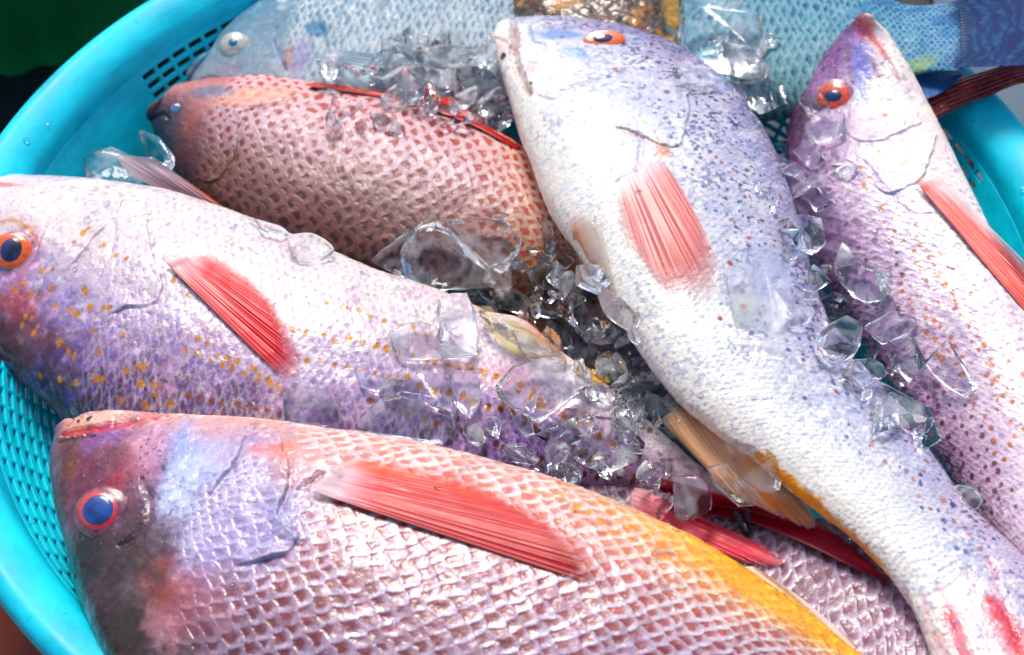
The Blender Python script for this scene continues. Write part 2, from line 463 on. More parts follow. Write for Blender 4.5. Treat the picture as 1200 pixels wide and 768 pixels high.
# ------------------------------------------------------------------ eyes
def dome(name, parent, mat, c, n, ax, rx, ry, h, col=None, sink=.0008, flat=2.0):
    """lens-shaped disc on the surface: rx along ax, ry across, height h"""
    ax = ax-n*(ax@n); ax /= np.linalg.norm(ax); ay = np.cross(n, ax)
    R = np.sin(np.linspace(0, math.pi/2, 20)); th = np.linspace(0, 2*math.pi, 48, endpoint=False)
    rr, tt = np.meshgrid(R, th, indexing='ij')
    hh = h*np.sqrt(np.clip(1-rr**flat, 0, 1))-sink
    V = c + ax*(rr*rx*np.cos(tt))[..., None]+ay*(rr*ry*np.sin(tt))[..., None]+n*hh[..., None]
    bot = c - n*(sink+.002) + ax*(rx*np.cos(th))[:, None]+ay*(ry*np.sin(th))[:, None]
    V = np.concatenate([V.reshape(-1, 3), bot]); F = gridF(21, 48, True)
    return mesh_obj(name, V, [F, (np.arange(48)+20*48)[None]], mat, parent)

def eye(root, G, q, r, ang, cols, pr=(.5, .5), ir=.75, h=.25, off=(0, 0), asp=1.0, poff=(0, 0)):
    """q centre px, r px (rx, ry on the picture). cols = (rim, iris, pupil) materials"""
    c, n = cast(q, [G['tree']])
    n = n*.8-.0*CF; n /= np.linalg.norm(n)
    # average normal around
    ns_ = [cast((q[0]+dx, q[1]+dy), [G['tree']])[1] for dx, dy in ((8, 0), (-8, 0), (0, 8), (0, -8))]
    n = np.mean([k for k in ns_ if k is not None]+[n], 0); n /= np.linalg.norm(n)
    vd = -rays(np.asarray(q, float)); n = n*.55+vd*.45; n /= np.linalg.norm(n)
    dist = np.linalg.norm(c-CPOS)/KF
    ax = np.array([math.cos(ang), 0, 0])+CU*(-math.sin(ang))
    rx, ry = r[0]*dist, r[1]*dist
    e = dome('eye', root, cols[0], c, n, ax, rx, ry, h*rx*1.1)
    ay = np.cross(n, ax/np.linalg.norm(ax))
    c2 = c+n*(h*rx*.55)+ax*off[0]*rx+ay*off[1]*ry
    dome('iris', e, cols[1], c2, n, ax, rx*ir, ry*ir, h*rx*.62)
    c3 = c2+n*(h*rx*.42)+ax*poff[0]*rx+ay*poff[1]*ry
    dome('pupil', e, cols[2], c3, n, ax, rx*pr[0], ry*pr[1], h*rx*.34)
    dome('cornea', e, CORNEA, c+n*.0001, n, ax, rx*.93, ry*.93, h*rx*1.45, sink=.0002)
    return e
# ------------------------------------------------------------------ colours
def S(h, k=1.):
    h = h.lstrip('#'); c = np.array([int(h[i:i+2], 16) for i in (0, 2, 4)])/255
    return np.where(c <= .04045, c/12.92, ((c+.055)/1.055)**2.4)*k

def grad(v, stops):
    xs = [a for a, _ in stops]; cs = np.array([S(c) for _, c in stops])
    return np.stack([np.interp(v, xs, cs[:, i]) for i in range(3)], -1)

def lay_scales(G, C, D, mask, pitch, rows, edge, core, amp, e=(.5, .85), cr=(.55, .1), ke=.8, kc=.8, r=.95, k=.6, bend=0, var=.25, sharp=1.6, pw=2., rb=1.25, shear=0., lop=0., lost=.6):
    a, b = scale_coords(G, pitch, rows, k, bend)
    mask = mask*(1-lost*sm(fbm(G['P'], 75, 3, 55), .42, .66))
    U, W, ID = scale_field(a, b, r, p=pw, rb=rb, shear=shear)
    U = np.clip(U, 0, 1)
    vr = 1+var*(ID-.5)*2
    n = .5+.5*fbm(G['P'], 500, 3, 31)
    em = sm(U + .15*(n-.5) - lop*np.clip(W, -.6, 1), *e)*mask*ke*(1-.9*lop*np.clip(W*2, 0, 1))*np.clip(vr*(.55+.8*n), 0, 1)
    cm = sm(U + .2*(n-.5), *cr)*mask*kc*np.clip(vr, 0, 1)
    C = C*(1-cm[..., None])+core*cm[..., None] if np.ndim(core) > 1 else mixc(C, core, cm)
    C = C*(1-em[..., None])+edge*em[..., None] if np.ndim(edge) > 1 else mixc(C, edge, em)
    D = D + amp*mask*(U**sharp-.4)*np.clip(vr, .5, 1.4)
    return C, D

def mott(G, C, cols, f=90, k=.5, seed=3):
    for i, c in enumerate(cols):
        m = sm(fbm(G['P'], f*(1+.6*i), 5, seed+i*5), .05, .75)*k
        C = mixc(C, S(c), m)
    return C

def put(G, C, q, rx, ry, col, k=1, ang=0, rag=.35, soft=.5, seed=1, f=1):
    return mixc(C, S(col), near_patch(G, q, rx, ry, ang, rag, seed, soft, f)*k)

def line(G, C, D, pts, w, col, k=.8, depth=0, rag=.3, seed=2):
    m = near_line(G, pts, w, rag, seed)*np.clip(.6+.6*fbm(G['P'], 150, 3, seed+4), 0, 1)
    mw = near_line(G, pts, w*2.4, rag, seed)
    return mixc(mixc(C, S(col), mw*k*.3), S(col), m*k*.75), D-depth*(.5*m+.6*mw)

FM = mat_fish('wet_fish_skin', .32, .3, .5)
FM_bright = FM
FINM = mat_fin('fin_membrane')
def skin(G, C, D, k=1., dark='#5d4a7c', light='#ffffff', wet=.0002):
    P = G['P']; n1 = vnoise(P, 520, 61); n2 = vnoise(P, 300, 62)+.4*vnoise(P, 900, 63); n3 = fbm(P, 45, 4, 64)
    q_ = sm(n2, .12, .7)*.75*k*np.clip(.6+n3, 0, 1); C = C*(1-q_[..., None])+np.clip(C*1.7+.02, 0, .95)*q_[..., None]; C = mixc(C, S(dark), sm(n1+.5*n3, .25, .8)*.38*k)
    return C, D + wet*(fbm(P, 180, 4, 65)) + .00012*n2
def gill(G, C, D, pts, h=.0016, w=16, col='#6a5474', k=.42):
    H, K = plate(G, pts, h, w); K = K*np.clip(.7+.5*fbm(G['P'], 120, 3, 6), 0, 1)
    return mixc(mixc(C, S(col), K*k), S('#f2ecf6'), np.clip(H/h, 0, 1)**3*.35), D+H
E_rim = mat_plain('eye_rim_violet', S('#c58a9e'), .25, coat=.8, noise=(300, S('#7d5a86'), .4, .6))
E_rim_y = mat_plain('eye_rim_pale', S('#d9d2c4'), .25, coat=.8, noise=(300, S('#b9b5b0'), .4, .6))
E_or = mat_plain('iris_orange', S('#ff6a08'), .2, coat=1, noise=(420, S('#d83408'), .5, .8))
E_red = mat_plain('iris_red', S('#f8541c'), .2, coat=1, noise=(420, S('#a01414'), .42, .72))
E_gr = mat_plain('iris_grey', S('#cfd4bf'), .2, coat=1, noise=(300, S('#a9b5ae'), .4, .6))
E_pu = mat_plain('pupil_dark_blue', S('#0a3274'), .1, coat=1, noise=(150, S('#020c1e'), .38, .6))
E_teal = mat_plain('pupil_teal', S('#1274a0'), .12, coat=1)

FISH = {}
def newfish(key, name, label, cat, px, z, group):
    r = thing(name, label, cat, unproj(np.array(px, float), z), group); FISH[key] = r; return r
GR = 'whole fish piled in the turquoise basket'

# ================= fish under the pile (pink body with the dark red fin)
r9 = newfish('9', 'snapper_fish', 'pink silver fish lowest in the pile with a dark red fin and a black fly', 'fish', (900, 700), -.06, GR)
T9 = [(575,548),(610,535),(670,545),(740,562),(820,580),(900,598),(985,616),(1050,656),(1095,712),(1128,772),(1160,835)]
B9 = [(550,575),(560,630),(610,690),(680,740),(750,790),(820,840),(890,880),(950,905),(1010,925),(1060,935),(1110,930)]
def p9(G):
    C = grad(G['v'], [(-1, '#4a2e38'), (0, '#7c5c6c'), (.45, '#9c8294'), (.8, '#a8848e'), (1, '#84505c')])
    C = mott(G, C, ['#c9b6d8', '#8a5a68'], 120, .45, 3)
    D = .0003*fbm(G['P'], 80, 4, 5)
    C, D = lay_scales(G, C, D, sm(G['s'], .08, .14), 19, 10.5, S('#d6cfe0'), S('#7c4450'), .0005, e=(.6, .9), cr=(.5, .15), ke=.75, kc=.65)
    return skin(G, C, D, .7, '#6a3050')
G9 = body('body', r9, FM, T9, B9, [-.044, -.042, -.038, -.012, .01], [-.058, -.055, -.04, -.01, 0], .30, p9, ns=620, nt=260, cap0=12)

# ================= deep fish glimpsed through the ice
r11 = newfish('11', 'grey_fish', 'dark grey violet fish glimpsed deep under the ice in the central gap', 'fish', (690, 420), -.075, GR)
def p11(G):
    C = grad(G['v'], [(-1, '#6a6a7c'), (0, '#9494a8'), (1, '#b4b4c4')]); C = mott(G, C, ['#8a8496', '#2a2230'], 90, .6, 3)
    D = .0004*fbm(G['P'], 80, 4, 5)
    return lay_scales(G, C, D, np.ones(C.shape[:2]), 16, 11, S('#8f8aa0'), S('#2c2230'), .0005, ke=.5, kc=.6)
body('body', r11, FM, [(600,240),(660,262),(730,310),(800,380),(870,460),(930,540)], [(560,330),(590,400),(650,470),(720,540),(800,590),(880,610)], -.062, -.07, .28, p11, ns=300, nt=160, cap0=20, cap1=10)
# ================= far dark red fish under the blue tail
r10 = newfish('10', 'red_fish', 'dark red fish lying over the far right rim under the blue scaly tail', 'fish', (1140, 105), .0, GR)
def p10(G):
    C = grad(G['v'], [(-1, '#7d2a2c'), (0, '#a04a48'), (.6, '#9c4c58'), (1, '#6b2430')])
    C = mott(G, C, ['#c98a90', '#4a1c22'], 150, .5, 3)
    D = .0004*fbm(G['P'], 150, 4, 5)
    for i in range(9):
        D = D + .00025*np.cos(G['v']*26)/9
    return C, D
body('body', r10, FM, [(985,150),(1020,132),(1060,116),(1095,104),(1140,88),(1185,74),(1230,62),(1262,58)],
     [(998,180),(1035,176),(1070,160),(1108,134),(1150,116),(1195,98),(1240,92),(1268,88)], [.0, .016], [-.002, .012], .35, p10, ns=260, nt=90, cap0=8, cap1=8)

# ================= back left pale tilapia
r6 = newfish('6', 'tilapia_fish', 'pale blue grey tilapia at the far left of the basket with a cloudy white eye', 'fish', (400, 60), -.03, GR)
T6 = [(243,62),(262,38),(292,12),(335,-18),(390,-48),(450,-68),(520,-75),(590,-66),(660,-44),(715,-18),(760,12)]
B6 = [(222,92),(226,112),(244,132),(285,152),(340,166),(410,172),(480,168),(550,155),(620,138),(685,112),(742,90)]
def p6(G):
    C = grad(G['v'], [(-1, '#b9b4bc'), (-.5, '#b0b8c0'), (0, '#90a6b4'), (.5, '#7c9aac'), (1, '#84a6b8')])
    C = mott(G, C, ['#e6ebf0', '#8fb0c8'], 90, .5, 3)
    D = .0004*fbm(G['P'], 70, 4, 5)
    m = sm(G['s']-.035*G['v']**2, .27, .30)
    C, D = lay_scales(G, C, D, m, 11, 14, S('#e4eef2'), S('#5c8eac'), .0003, e=(.45, .9), cr=(.5, .1), ke=.7, kc=.65)
    C = put(G, C, (262, 92), 26, 14, '#b3a3b6', .6, -.5)
    C = put(G, C, (350, 66), 14, 30, '#b9aed6', .6, .2)
    C = put(G, C, (372, 36), 17, 11, '#2a7aa4', .7, .3, .2, .3)
    C = put(G, C, (338, 66), 7, 16, '#c9a08e', .5, 0)
    C, D = line(G, C, D, [(322,42),(327,60),(334,82)], 2.2, '#5b4480', .8, .0006)
    C, D = line(G, C, D, [(372,14),(374,28),(382,50),(384,90)], 1.8, '#5f86a8', .6, .0006)
    C, D = line(G, C, D, [(226,100),(240,92),(256,92)], 2, '#6a5a70', .7, .0006)
    C, D = gill(G, C, D, [(322,36),(330,60),(336,86),(326,110),(290,120),(280,60),(300,30)], .0012)
    return skin(G, C, D, .9, '#5c86a4')
FM6 = mat_fish('matte_fish_skin', .6, .3, .05, spec=.25)
G6 = body('body', r6, FM6, T6, B6, -.022, -.034, .34, p6, ns=560, nt=300, cap0=12, cap1=10, tint=(.98, .94, .9))
eye(r6, G6, (275, 53), (18, 16), .3, (E_rim_y, E_gr, E_teal), (.32, .32), .66, .45)
def c6(U, W, R):
    return mixc(np.broadcast_to(S('#cfdfe6'), U.shape+(3,)), S('#8fb4c6'), .5+.4*R)
fin('pectoral_fin', r6, FINM, [(392,58),(396,74),(404,92)], [(515,70),(500,110),(470,135)], c6, 12, alphaf=lambda U, W, R: .75-.4*W)

# ================= back right blue fish, tail to the right
r7 = newfish('7', 'tilapia_fish', 'blue scaly fish at the far right, its tail fin reaching over the rim', 'fish', (960, 40), -.02, GR)
T7 = [(745,10),(765,-22),(805,-50),(850,-66),(905,-66),(960,-50),(1005,-26),(1040,-4),(1070,5),(1098,5),(1125,3)]
B7 = [(735,60),(748,95),(785,125),(840,140),(905,142),(960,130),(1005,112),(1040,99),(1070,88),(1098,84),(1128,84)]
def p7(G):
    C = grad(G['v'], [(-1, '#93a890'), (-.75, '#7e9c9c'), (-.3, '#6492a4'), (.3, '#3f80a4'), (1, '#2c6c98')])
    C = mixc(C, S('#1f6fae'), sm(G['s'], .78, .95)*.85)
    C = mott(G, C, ['#b4d6e0', '#3f7ca4'], 110, .4, 3)
    D = .0003*fbm(G['P'], 70, 4, 5)
    C, D = lay_scales(G, C, D, sm(G['s'], .12, .15), 13.5, 11, S('#a9ccd2'), S('#0f4c7e'), .0003, e=(.45, .85), cr=(.5, .1), ke=.75, kc=.8, k=.5)
    C = put(G, C, (1075, 76), 26, 10, '#b9cfa0', .7)
    return skin(G, C, D, .5, '#1a5a8c')
FIN7 = mat_fin('matte_fin'); FIN7.node_tree.nodes['Principled BSDF'].inputs['Roughness'].default_value = .65; FIN7.node_tree.nodes['Principled BSDF'].inputs['Coat Weight'].default_value = 0; FIN7.node_tree.nodes['Principled BSDF'].inputs['Specular IOR Level'].default_value = .2
G7 = body('body', r7, FM6, T7, B7, [-.03, -.014, .008, .026], [-.03, -.014, .01, .028], .26, p7, ns=520, nt=300, cap0=12, thk=([0, .8, .97, 1], [1, 1, .35, .2]), tint=(.8, .82, .82))
def c7(U, W, R):
    rays_ = .5+.5*R
    q_ = np.stack([U*6, W*6, U*0], -1); bands = (.5+.5*np.cos(W*64+5*fbm(q_, 1, 3, 3)))*np.clip(.6+.8*fbm(q_*3, 1, 3, 9), 0, 1)
    C = np.broadcast_to(S('#062a5a'), U.shape+(3,))
    C = mixc(C, S('#0c3a74'), .6*(1-rays_)); C = mixc(C, S('#6aa6cc'), .5*bands*rays_)
    return mixc(C, S('#4a4080'), sm(W+.25*(1-U), .6, 1)*.4)
fin('tail_fin', r7, FIN7, [(1100,8),(1112,28),(1112,56),(1102,80)], [(1235,-40),(1262,0),(1268,45),(1235,76)], c7, 24, nu=130, nw=150, z=[.030, .038], ray=.0003, lift=(0, 0), thick=.0012, alphaf=lambda U, W, R: .02+.98*sm(W+.12*R, 0.02, .22))
fin('anal_fin', r7, FINM, [(1070,88),(1100,86),(1128,86)], [(1080,118),(1098,112),(1128,92)], lambda U, W, R: mixc(np.broadcast_to(S('#123a78'), U.shape+(3,)), S('#3f86c6'), .4+.4*R), 8, nu=40, nw=40, z=.012)

# ================= mottled dark fish at the top edge
r8 = newfish('8', 'mottled_fish', 'dark brown and yellow mottled fish at the top edge behind the orange eye', 'fish', (700, 0), -.01, GR)
def p8(G):
    n1 = fbm(G['P'], 75, 5, 5); n2 = fbm(G['P'], 60, 4, 15); n3 = fbm(G['P'], 130, 3, 25)
    C = np.broadcast_to(S('#241503'), n1.shape+(3,)).copy()
    C = mixc(C, S('#7a5206'), sm(n2, -.15, .35)*.9); C = mixc(C, S('#c79a1c'), sm(n1, .15, .5)*.85); C = mixc(C, S('#0e0a04'), sm(n3, .15, .45)*.9)
    C = put(G, C, (790, 15), 12, 34, '#e6c04a', .7, 0, .5); C = put(G, C, (786, 36), 9, 7, '#6d95a8', .7)
    D = .0012*fbm(G['P'], 90, 4, 9)
    C, D = lay_scales(G, C, D, np.ones(n1.shape), 16, 9, S('#8a6a14'), S('#140b02'), .0005, ke=.3, kc=.35)
    return C, D
body('body', r8, FM, [(650,86),(618,66),(603,30),(600,-20),(604,-80),(620,-150),(645,-210)],
     [(752,92),(785,80),(797,40),(800,-20),(795,-80),(775,-150),(745,-210)], -.004, -.004, .35, p8, ns=300, nt=260, cap0=10, cap1=20)

# ================= red brown scaled fish
r3 = newfish('3', 'red_tilapia', 'red brown fish with bold pale edged scales, head touching the left inner wall', 'fish', (430, 200), -.03, GR)
T3 = [(186,118),(205,101),(235,94),(280,91),(330,92),(385,98),(440,107),(500,120),(560,145),(612,172),(650,215),(672,252),(694,288),(716,315)]
B3 = [(176,142),(184,165),(198,192),(226,226),(265,256),(320,285),(385,308),(440,325),(505,340),(560,348),(606,346),(642,338),(675,328),(708,330)]
def p3(G):
    v = G['v']
    C = grad(v, [(-1, '#3c1a0c'), (-.6, '#5d2c18'), (-.2, '#8a4c40'), (.2, '#a06c74'), (.6, '#b8909a'), (1, '#d0a29e')])
    C = mott(G, C, ['#caa2b0', '#8a4630'], 110, .4, 3)
    D = .0003*fbm(G['P'], 70, 4, 5)
    m = sm(G['s']-.02*v**2, .17, .21)
    tailg = sm(G['s'], .6, .85)
    edge = mixc(grad(v, [(-1, '#7a4a34'), (-.45, '#a88688'), (.1, '#d2c4da'), (1, '#f2e0e4')]), S('#e8cfa0'), tailg*.5)
    core = mixc(grad(v, [(-1, '#2c0e04'), (-.3, '#6e2812'), (.3, '#9c3c24'), (1, '#c45038')]), S('#c8781c'), tailg*.75)
    C, D = lay_scales(G, C, D, m, 21, 12, edge, core, .0002, e=(.50, .6), cr=(.66, .52), ke=1., kc=1., r=1.0, k=.45, var=.12, pw=1.6, rb=1.3, shear=.35, lop=.15, lost=0)
    C = put(G, C, (192, 150), 30, 40, '#2c4a68', .8, 0, .3, .6)
    C = put(G, C, (235, 170), 26, 30, '#6a3c54', .6, .5)
    C = put(G, C, (255, 205), 34, 18, '#8a5a1c', .5, -.7)
    C = put(G, C, (250, 108), 32, 9, '#3577a8', .6, .1)
    C = put(G, C, (300, 112), 50, 14, '#e8c2b4', .7, -.05)
    C, D = line(G, C, D, [(285,130),(315,122),(340,116),(348,108)], 2, '#8e4a50', .6, .0006)
    C, D = line(G, C, D, [(176,140),(190,134),(200,140)], 2, '#141a28', .8, .0012)
    C, D = gill(G, C, D, [(262,112),(280,150),(272,190),(246,215),(215,190),(215,150),(235,112)], .0012)
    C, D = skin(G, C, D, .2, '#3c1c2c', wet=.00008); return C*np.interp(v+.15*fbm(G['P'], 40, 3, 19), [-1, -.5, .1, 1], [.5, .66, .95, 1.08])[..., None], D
FM3 = mat_fish('dull_fish_skin', .46, .3, .18)
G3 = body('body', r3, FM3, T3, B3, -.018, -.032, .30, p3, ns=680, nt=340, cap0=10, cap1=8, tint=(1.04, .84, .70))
eye(r3, G3, (206, 128), (9, 8), .4, (mat_plain('eye_rim_dark', S('#3a2a3c'), .3, coat=.6), E_or, mat_plain('pupil_pale_blue', S('#3f86b8'), .2, coat=.5)), (.6, .6), .75, .3, off=(0, 0))
def c3d(U, W, R):
    return mixc(np.broadcast_to(S('#c22a20'), U.shape+(3,)), S('#e07868'), .4*W+.2*R)
fin('dorsal_fin', r3, FINM, [(360,101),(430,111),(500,126),(560,150),(606,176)], [(368,96),(434,105),(504,118),(566,142),(612,167)], c3d, 34, nu=160, nw=14, trees=[G3['tree']], lift=(.0012, .002), thick=.0012)
def c3p(U, W, R):
    C = mixc(np.broadcast_to(S('#b98f94'), U.shape+(3,)), S('#7d6a7c'), .45-.4*R); C = mixc(C, S('#c9603c'), sm(U, .75, 1)*sm(1-W, .3, .9))
    return mixc(C, S('#d8cfd6'), sm(W, .3, 1)*.6)
fin('pelvic_fin', r3, FINM, [(196,228),(232,238),(264,244)], [(156,206),(136,183),(180,185)], c3p, 9, nu=80, nw=90, z=[-.022, -.012], ray=.0006, alphaf=lambda U, W, R: .93-.35*sm(W, .5, 1)*(.5-.5*R))

# ================= gold spotted fish on the left
r2 = newfish('2', 'snapper_fish', 'white belly up fish with rows of golden dots at the left edge', 'fish', (350, 400), -.03, GR)
T2 = [(-62,252),(-40,222),(-5,206),(60,207),(150,218),(225,234),(305,262),(385,293),(465,325),(545,354),(620,390),(690,436),(745,480),(795,524),(845,566),(895,602)]
B2 = [(-72,290),(-66,340),(-48,388),(0,425),(58,478),(120,530),(220,566),(320,582),(420,588),(510,586),(590,580),(655,572),(705,572),(755,580),(805,594),(865,616)]
gold = S('#c4901a'); gold2 = S('#8a5410')
def p2(G):
    v = G['v']; s = G['s']
    vv = v + .10*fbm(G['P'], 40, 3, 8)
    C = grad(vv, [(-1, '#25121c'), (-.7, '#3e2636'), (-.42, '#94789a'), (-.12, '#c4b6d0'), (.12, '#e4d8e0'), (.4, '#eee6e6'), (1, '#f9f6f6')])
    tl = sm(s, .5, .75); C = mixc(C, S('#b48cc0'), tl*.55*sm(-v, -.7, .3))
    C = mixc(C, S('#e6bcc8'), sm(fbm(G['P'], 30, 3, 66), 0, .6)*.4*sm(s, .35, .5))
    hd = 1-sm(s-.03*v, .25, .32)
    C = mixc(C, S('#b4a8d4'), hd*.3*sm(fbm(G['P'], 38, 4, 12), -.2, .5))
    C = mott(G, C, ['#f0eef8', '#b8a8d4'], 140, .35, 3)
    C = mixc(C, S('#6a4430'), sm(fbm(G['P'], 70, 5, 41), .0, .5)*sm(-vv, .35, .7)*.75)
    C = mixc(C, S('#4c2c46'), sm(fbm(G['P'], 150, 4, 47), -.1, .35)*sm(-vv, .1, .5)*.7)
    C = mixc(C, S('#7060b8'), sm(fbm(G['P'], 260, 3, 43), .1, .5)*sm(-vv, -.1, .3)*.35)
    D = .0003*fbm(G['P'], 70, 4, 5)
    C, D = lay_scales(G, C, D, sm(s-.02*v**2, .3, .34), 11.5, 18, S('#f4effa'), S('#a983b8'), .0002, e=(.6, .9), cr=(.6, .3), ke=.3, kc=.4, k=.45)
    C = put(G, C, (575, 378), 34, 26, '#f6dc9c', .75, .6, .4, .7); C = put(G, C, (630, 402), 26, 12, '#f0a078', .6, .6, .4, .6); C = put(G, C, (700, 440), 18, 12, '#f4b628', .8, .5, .4, .6)
    C = mixc(C, S('#e8b8c0'), near_line(G, [(480,400),(600,450),(720,520)], 18, .6, 4)*.4)
    # head marks
    C = put(G, C, (20, 400), 46, 34, '#7d4636', .55, 0, .6, .7, 4)
    C = put(G, C, (18, 350), 30, 20, '#c05a44', .5, 0, .6, .7, 5)
    C = put(G, C, (22, 297), 33, 29, '#c79ab4', .7, 0, .1, .3, 5)
    C, D = line(G, C, D, [(-5,258),(18,260),(38,272),(44,292)], 2.6, '#b87414', .9, 0, .7)
    C, D = line(G, C, D, [(120,236),(134,262),(132,290),(120,320)], 1.6, '#b0a4cc', .5, .0004)
    C = put(G, C, (0, 216), 26, 4, '#e85a5a', .7, .1)
    ds = [(98,274,5),(103,268,4),(122,286,5),(138,299,4),(148,304,4),(88,285,3),(30,267,4),(50,317,4),(63,315,4),(62,338,5),(100,337,5),(101,345,4),
          (107,358,5),(130,360,5),(120,361,4),(118,288,3),(82,366,5),(90,369,5),(64,358,4),(70,400,6),(80,410,5),(86,418,5),(40,390,5),(25,380,4),(52,316,3),
          (28,330,4),(37,345,4),(18,340,4),(30,372,5),(38,372,4),(45,384,4),(205,328,5),(203,330,4),(220,344,4),(148,434,4),(160,430,5),(170,431,5),
          (166,448,6),(178,450,4),(182,462,5),(187,455,4),(200,472,6),(120,446,5),(112,446,5),(143,395,4),(117,415,4),(108,388,4),(48,440,5),(70,445,5),(90,450,5),(140,470,5),(172,476,5)]
    C = dots(G, [(a, b, r*.85) for a, b, r in ds], gold, C, k=.9)
    C = dots(G, row((232,398),(326,452),9,3.6,1.5), gold, C)
    C = dots(G, row((216,410),(330,455),9,3.8), gold, C)
    C = dots(G, row((222,463),(340,488),10,3.8), gold2, C)
    C = dots(G, row((250,485),(470,545),16,3.8), gold2, C)
    C = dots(G, row((130,500),(250,530),8,3.8), gold2, C)
    C = dots(G, row((328,380),(408,402),6,4), gold, C)
    C = dots(G, row((411,400),(580,440),13,4.6), gold, C); C = dots(G, row((580,440),(760,545),14,4.6), gold, C)
    C = dots(G, row((340,345),(400,358),5,3.4), gold, C); C = dots(G, row((405,361),(560,412),11,4), gold, C)
    C = dots(G, row((360,422),(470,445),8,3.4), gold, C); C = dots(G, row((480,448),(600,484),9,4.8), gold, C)
    C = dots(G, row((600,484),(770,572),13,4), gold2, C); C = dots(G, row((560,468),(740,566),14,3.5), S('#6b3a18'), C)
    C = dots(G, row((430,470),(560,510),9,3.6), gold2, C); C = dots(G, row((540,505),(700,560),13,3.8), S('#5a3018'), C)
    C = dots(G, row((345,500),(540,545),15,3.5), gold2, C); C = dots(G, row((170,335),(250,398),6,2.4,3), S('#b89468'), C, k=.5)
    g = np.random.default_rng(3)
    C = dots(G, [(g.uniform(10, 200), g.uniform(425, 500), g.uniform(1.5, 3)) for _ in range(22)], S('#42250f'), C, k=.7)
    C = dots(G, [(g.uniform(90, 330), g.uniform(390, 470), g.uniform(1, 2.2)) for _ in range(70)], S('#5a55a0'), C, k=.6)
    C = dots(G, [(g.uniform(480, 780), g.uniform(500, 590), g.uniform(2, 4)) for _ in range(160)], S('#2c1630'), C, k=.55)
    C, D = gill(G, C, D, [(146,236),(137,250),(112,278),(92,302),(66,330),(45,352),(10,330),(60,240)], .0012)
    C, D = gill(G, C, D, [(172,240),(178,290),(190,345),(180,355),(150,362),(118,374),(88,384),(70,382),(40,330),(80,240)], .0016)
    return skin(G, C, D, .9)
G2 = body('body', r2, FM, T2, B2, [-.006, -.012, -.03], [-.034, -.03, -.042], .42, p2, ns=940, nt=420, cap0=14)
eye(r2, G2, (18, 296), (29, 25), .25, (E_rim, E_or, E_pu), (.44, .56), .84, .3, off=(-.08, 0))
def c2p(U, W, R):
    C = mixc(np.broadcast_to(S('#e83444'), U.shape+(3,)), S('#ee6a68'), .2+.12*R)
    C = mixc(C, S('#ff6a3c'), sm(U, .55, 1)*.5); C = mixc(C, S('#d9c3cc'), (1-sm(W, .0, .26))*.8)
    return mixc(C, S('#8e1420'), (1-sm(U, 0, .05))*.8)
fin('pectoral_fin', r2, FINM, [(189,303),(197,300),(222,297),(244,292)], [(334,448),(352,440),(352,420),(330,368),(296,318)], c2p, 34, nu=150, nw=150, ray=.0001,
    lift=(.0006, .0012), alphaf=lambda U, W, R: np.clip((.97-.9*sm(U, .5, 1.)-.15*(.5-.5*R)*W)*(1-.85*sm(W, .72, 1)), 0.0, 1))
def c2a(U, W, R):
    C = mixc(np.broadcast_to(S('#f3dfae'), U.shape+(3,)), S('#e9964f'), sm(W, .35, .9)); C = mixc(C, S('#e8603c'), sm(W*(.4+.6*(1-U)), .45, .85))
    return mixc(C, S('#f7ecd0'), .25+.5*R)
fin('anal_fin', r2, FINM, [(556,358),(562,380),(578,404),(600,418)], [(612,362),(640,388),(664,419),(652,430)], c2a, 16, nu=80, nw=80, alphaf=lambda U, W, R: .88*sm(W, .0, .35)*(1-.5*sm(U, .7, 1)), lift=(.0006, .002), wave=.0012)
fin('pelvic_fin', r2, FINM, [(686,426),(690,440),(694,452)], [(712,430),(714,441),(706,452)], lambda U, W, R: mixc(np.broadcast_to(S('#f5b81e'), U.shape+(3,)), S('#fff0b8'), .3+.3*R), 6, nu=30, nw=30, lift=(.002, .006))
